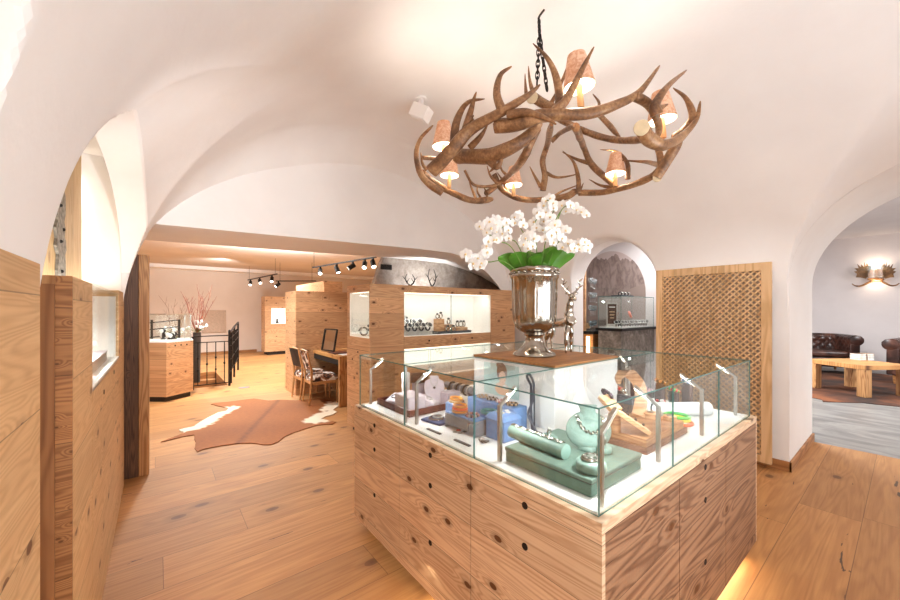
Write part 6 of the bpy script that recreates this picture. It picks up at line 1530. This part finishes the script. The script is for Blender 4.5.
MB().lathe([(.15, -.10), (.10, .10), (.095, .10), (.145, -.10)], c, 20, caps=False).build('lamp_shade', 'shade', t, True, angle=60)
MB().lathe([(.19, -.14), (.20, .20), (.196, .20), (.186, -.14)], c, 20, caps=False).build('glass_shade', 'gw', t, True, angle=60)
MB().ball(c, .05, 10).build('bulb', 'bulb', t, True)
MB().box((WX-.03, .50, 2.42), (WX, .65, 2.66)).build('backplate', 'moose', t, bevel=.006)
light('sconce_glow', 'POINT', c + Vector((-.02, 0, .16)), 6, (1, .85, .68), .06); light('sconce_glow_low', 'POINT', c + Vector((-.02, 0, -.24)), 3.5, (1, .85, .68), .04)
# ================================================================== LIGHT
W_ = bpy.data.worlds.new('surroundings'); bpy.context.scene.world = W_; W_.use_nodes = True
W_.node_tree.nodes['Background'].inputs[0].default_value = (1, .95, .88, 1); W_.node_tree.nodes['Background'].inputs[1].default_value = .3
WARM = (.98, .98, .98); NEUT = (.93, .97, 1)
# soft fill added behind the camera, with no real source there
aim(light('camera_side_fill', 'AREA', (2.2, -2.7, 2.5), 14, NEUT, 4.2, sy=1.5), (2.4, 3.0, 1.9))
# added unseen area lights that brighten the vault from below
aim(light('vault_fill', 'AREA', (2.5, -.75, 1.5), 36, (.78, .90, 1), 1.2), (1.4, 2.2, 3.9))
aim(light('vault_fill_left', 'AREA', (.9, -1.9, .5), 5, NEUT, 1.0), (.6, 2.6, 3.4))
#aim(light('vault_wash_back', 'AREA', (3.4, 4.5, 2.02), 14, NEUT, .4, sy=.2), (2.6, 3.2, 3.6))
aim(light('counter_fill_left', 'AREA', (.1, -1.3, 1.3), 33, NEUT, 1.2, sy=1.3), (1.6, 1.6, .6))  # added fill for the counter's left face, no window there
# counter case
for y in (2.5, 1.9, 1.2, .74): aim(light('case_led', 'AREA', (1.36, y, 1.262), 2.2, NEUT, .05, sy=.09), (1.5, y, .93))
for x in (1.84, 2.42, 3.05): aim(light('case_led', 'AREA', (x, .83, 1.262), 2.2, NEUT, .05, sy=.09), (x, 1.0, .93))
for x, y in ((3.0, 1.5), (3.0, 2.3), (2.4, 2.45)): aim(light('case_led', 'AREA', (x, y, 1.262), 2.2, NEUT, .05, sy=.09), (x - .1, y, .93))
# warm glow under the counter
aim(light('plinth_glow', 'AREA', (1.25, 1.63, .075), 9, (1, .82, .58), .06, sy=1.7), (1.1, 1.63, 0)); aim(light('plinth_glow', 'AREA', (2.18, .71, .075), 5, (1, .82, .58), 1.7, sy=.06), (2.18, .55, 0))
# cabinet windows
aim(light('window_led', 'AREA', (3.34, 4.26, 1.865), 3.2, WARM, 1.5, sy=.08), (3.34, 4.42, 1.3)); aim(light('window_led', 'AREA', (3.34, 4.26, 1.115), 2.0, WARM, 1.5, sy=.08), (3.34, 4.42, .9)); aim(light('window_led', 'AREA', (2.22, 4.46, 1.865), 1.2, WARM, .08, sy=.5), (2.3, 4.46, 1.3))
aim(light('left_window_led', 'SPOT', (-.40, 3.2, 1.74), 22, NEUT, .03, spot=140), (-.42, 3.3, 1.27))
# recess behind the rustic board
light('recess_glow', 'AREA', (-.60, 4.40, 2.3), 1.6, (1, .90, .76), .06, sy=1.0, rot=(PI/2, 0, 0)).rotation_euler = (-PI/2, 0, PI)
light('recess_wash', 'AREA', (-.40, 3.4, 1.83), 4.5, (1, .95, .88), .22, sy=2.0, rot=(PI, 0, 0))
aim(light('cap_fill', 'SPOT', (.22, .75, 1.6), 160, (.95, .97, 1), .02, spot=54, blend=1), (.35, 4.0, 2.8))  # added unseen spot in mid-air, brightening the side vault
light('recess_wash_near', 'AREA', (-.45, -.5, 1.0), 9, (1, .96, .9), .3, sy=2.0, rot=(PI, 0, 0))
# far sales room
for x, y, e in ((.3, 7.4, 40), (2.0, 10.0, 50), (.2, 12.5, 55), (4.6, 12.6, 60), (6.0, 8.5, 40)):
    light('far_room_light', 'SPOT', (x, y, 3.12), e * 9.5, (.86, .96, 1), .12, rot=(0, 0, 0), spot=150, blend=.8)
light('far_ceiling_fill', 'AREA', (2.0, 9.0, 2.36), 170, (.85, .94, 1), 1.2, rot=(PI, 0, 0), sy=.3)  # added unseen uplight that brightens the far ceiling
aim(light('track_spot', 'SPOT', (3.75, 5.1, 1.9), 34, WARM, .04, spot=120), (3.8, 5.63, 2.2)); aim(light('track_spot', 'SPOT', (1.3, 6.4, 3.1), 60, WARM, .05, spot=70), (1.3, 6.2, 0)); aim(light('track_spot', 'SPOT', (1.5, 4.9, 2.48), 35, WARM, .05, spot=80), (1.3, 3.6, 0)); aim(light('track_spot', 'SPOT', (1.2, 6.2, 2.7), 90, WARM, .05, spot=55), (2.2, 7.3, 1.2))
aim(light('far_wall_fill', 'SPOT', (1.6, 12.6, 3.0), 170, (.9, .97, 1), .1, spot=120, blend=1), (1.0, 16.1, 1.7))  # added spot without a fixture, lifting the far wall
aim(light('lattice_spot', 'SPOT', (2.7, -.35, 3.1), 75, NEUT, .03, spot=48, blend=.6), (4.9, 1.45, 1.15))
# lounge and bar
light('lounge_light', 'AREA', (10.5, -3.2, 3.55), 400, NEUT, 2.5, rot=(0, 0, 0)); light('lounge_light', 'AREA', (9.2, 2.9, 3.55), 300, NEUT, 1.6, rot=(0, 0, 0))
light('bar_light', 'AREA', (6.2, 2.6, 3.0), 30, NEUT, .6, rot=(0, 0, 0)); light('bar_spot', 'POINT', (6.35, 3.0, 1.8), .5, (1, 1, 1), .02)
# ================================================================== CAMERA
cd = bpy.data.cameras.new('camera'); cam = bpy.data.objects.new('camera', cd); COL.objects.link(cam)
cam.location = EYEP; cam.rotation_euler = (PI/2, 0, TH - PI/2)
cd.sensor_width = 36; cd.lens = 36 * FPX / 900; cd.shift_x = 0; cd.shift_y = 10 / 900; cd.clip_start = .02
bpy.context.scene.camera = cam
S = bpy.context.scene
S.view_settings.view_transform = 'Standard'; S.view_settings.look = 'None'; S.view_settings.exposure = .2; S.view_settings.gamma = .95
S.cycles.transparent_max_bounces = 24; S.cycles.max_bounces = 10; S.cycles.diffuse_bounces = 6; S.cycles.use_denoising = True; S.cycles.sample_clamp_indirect = 6
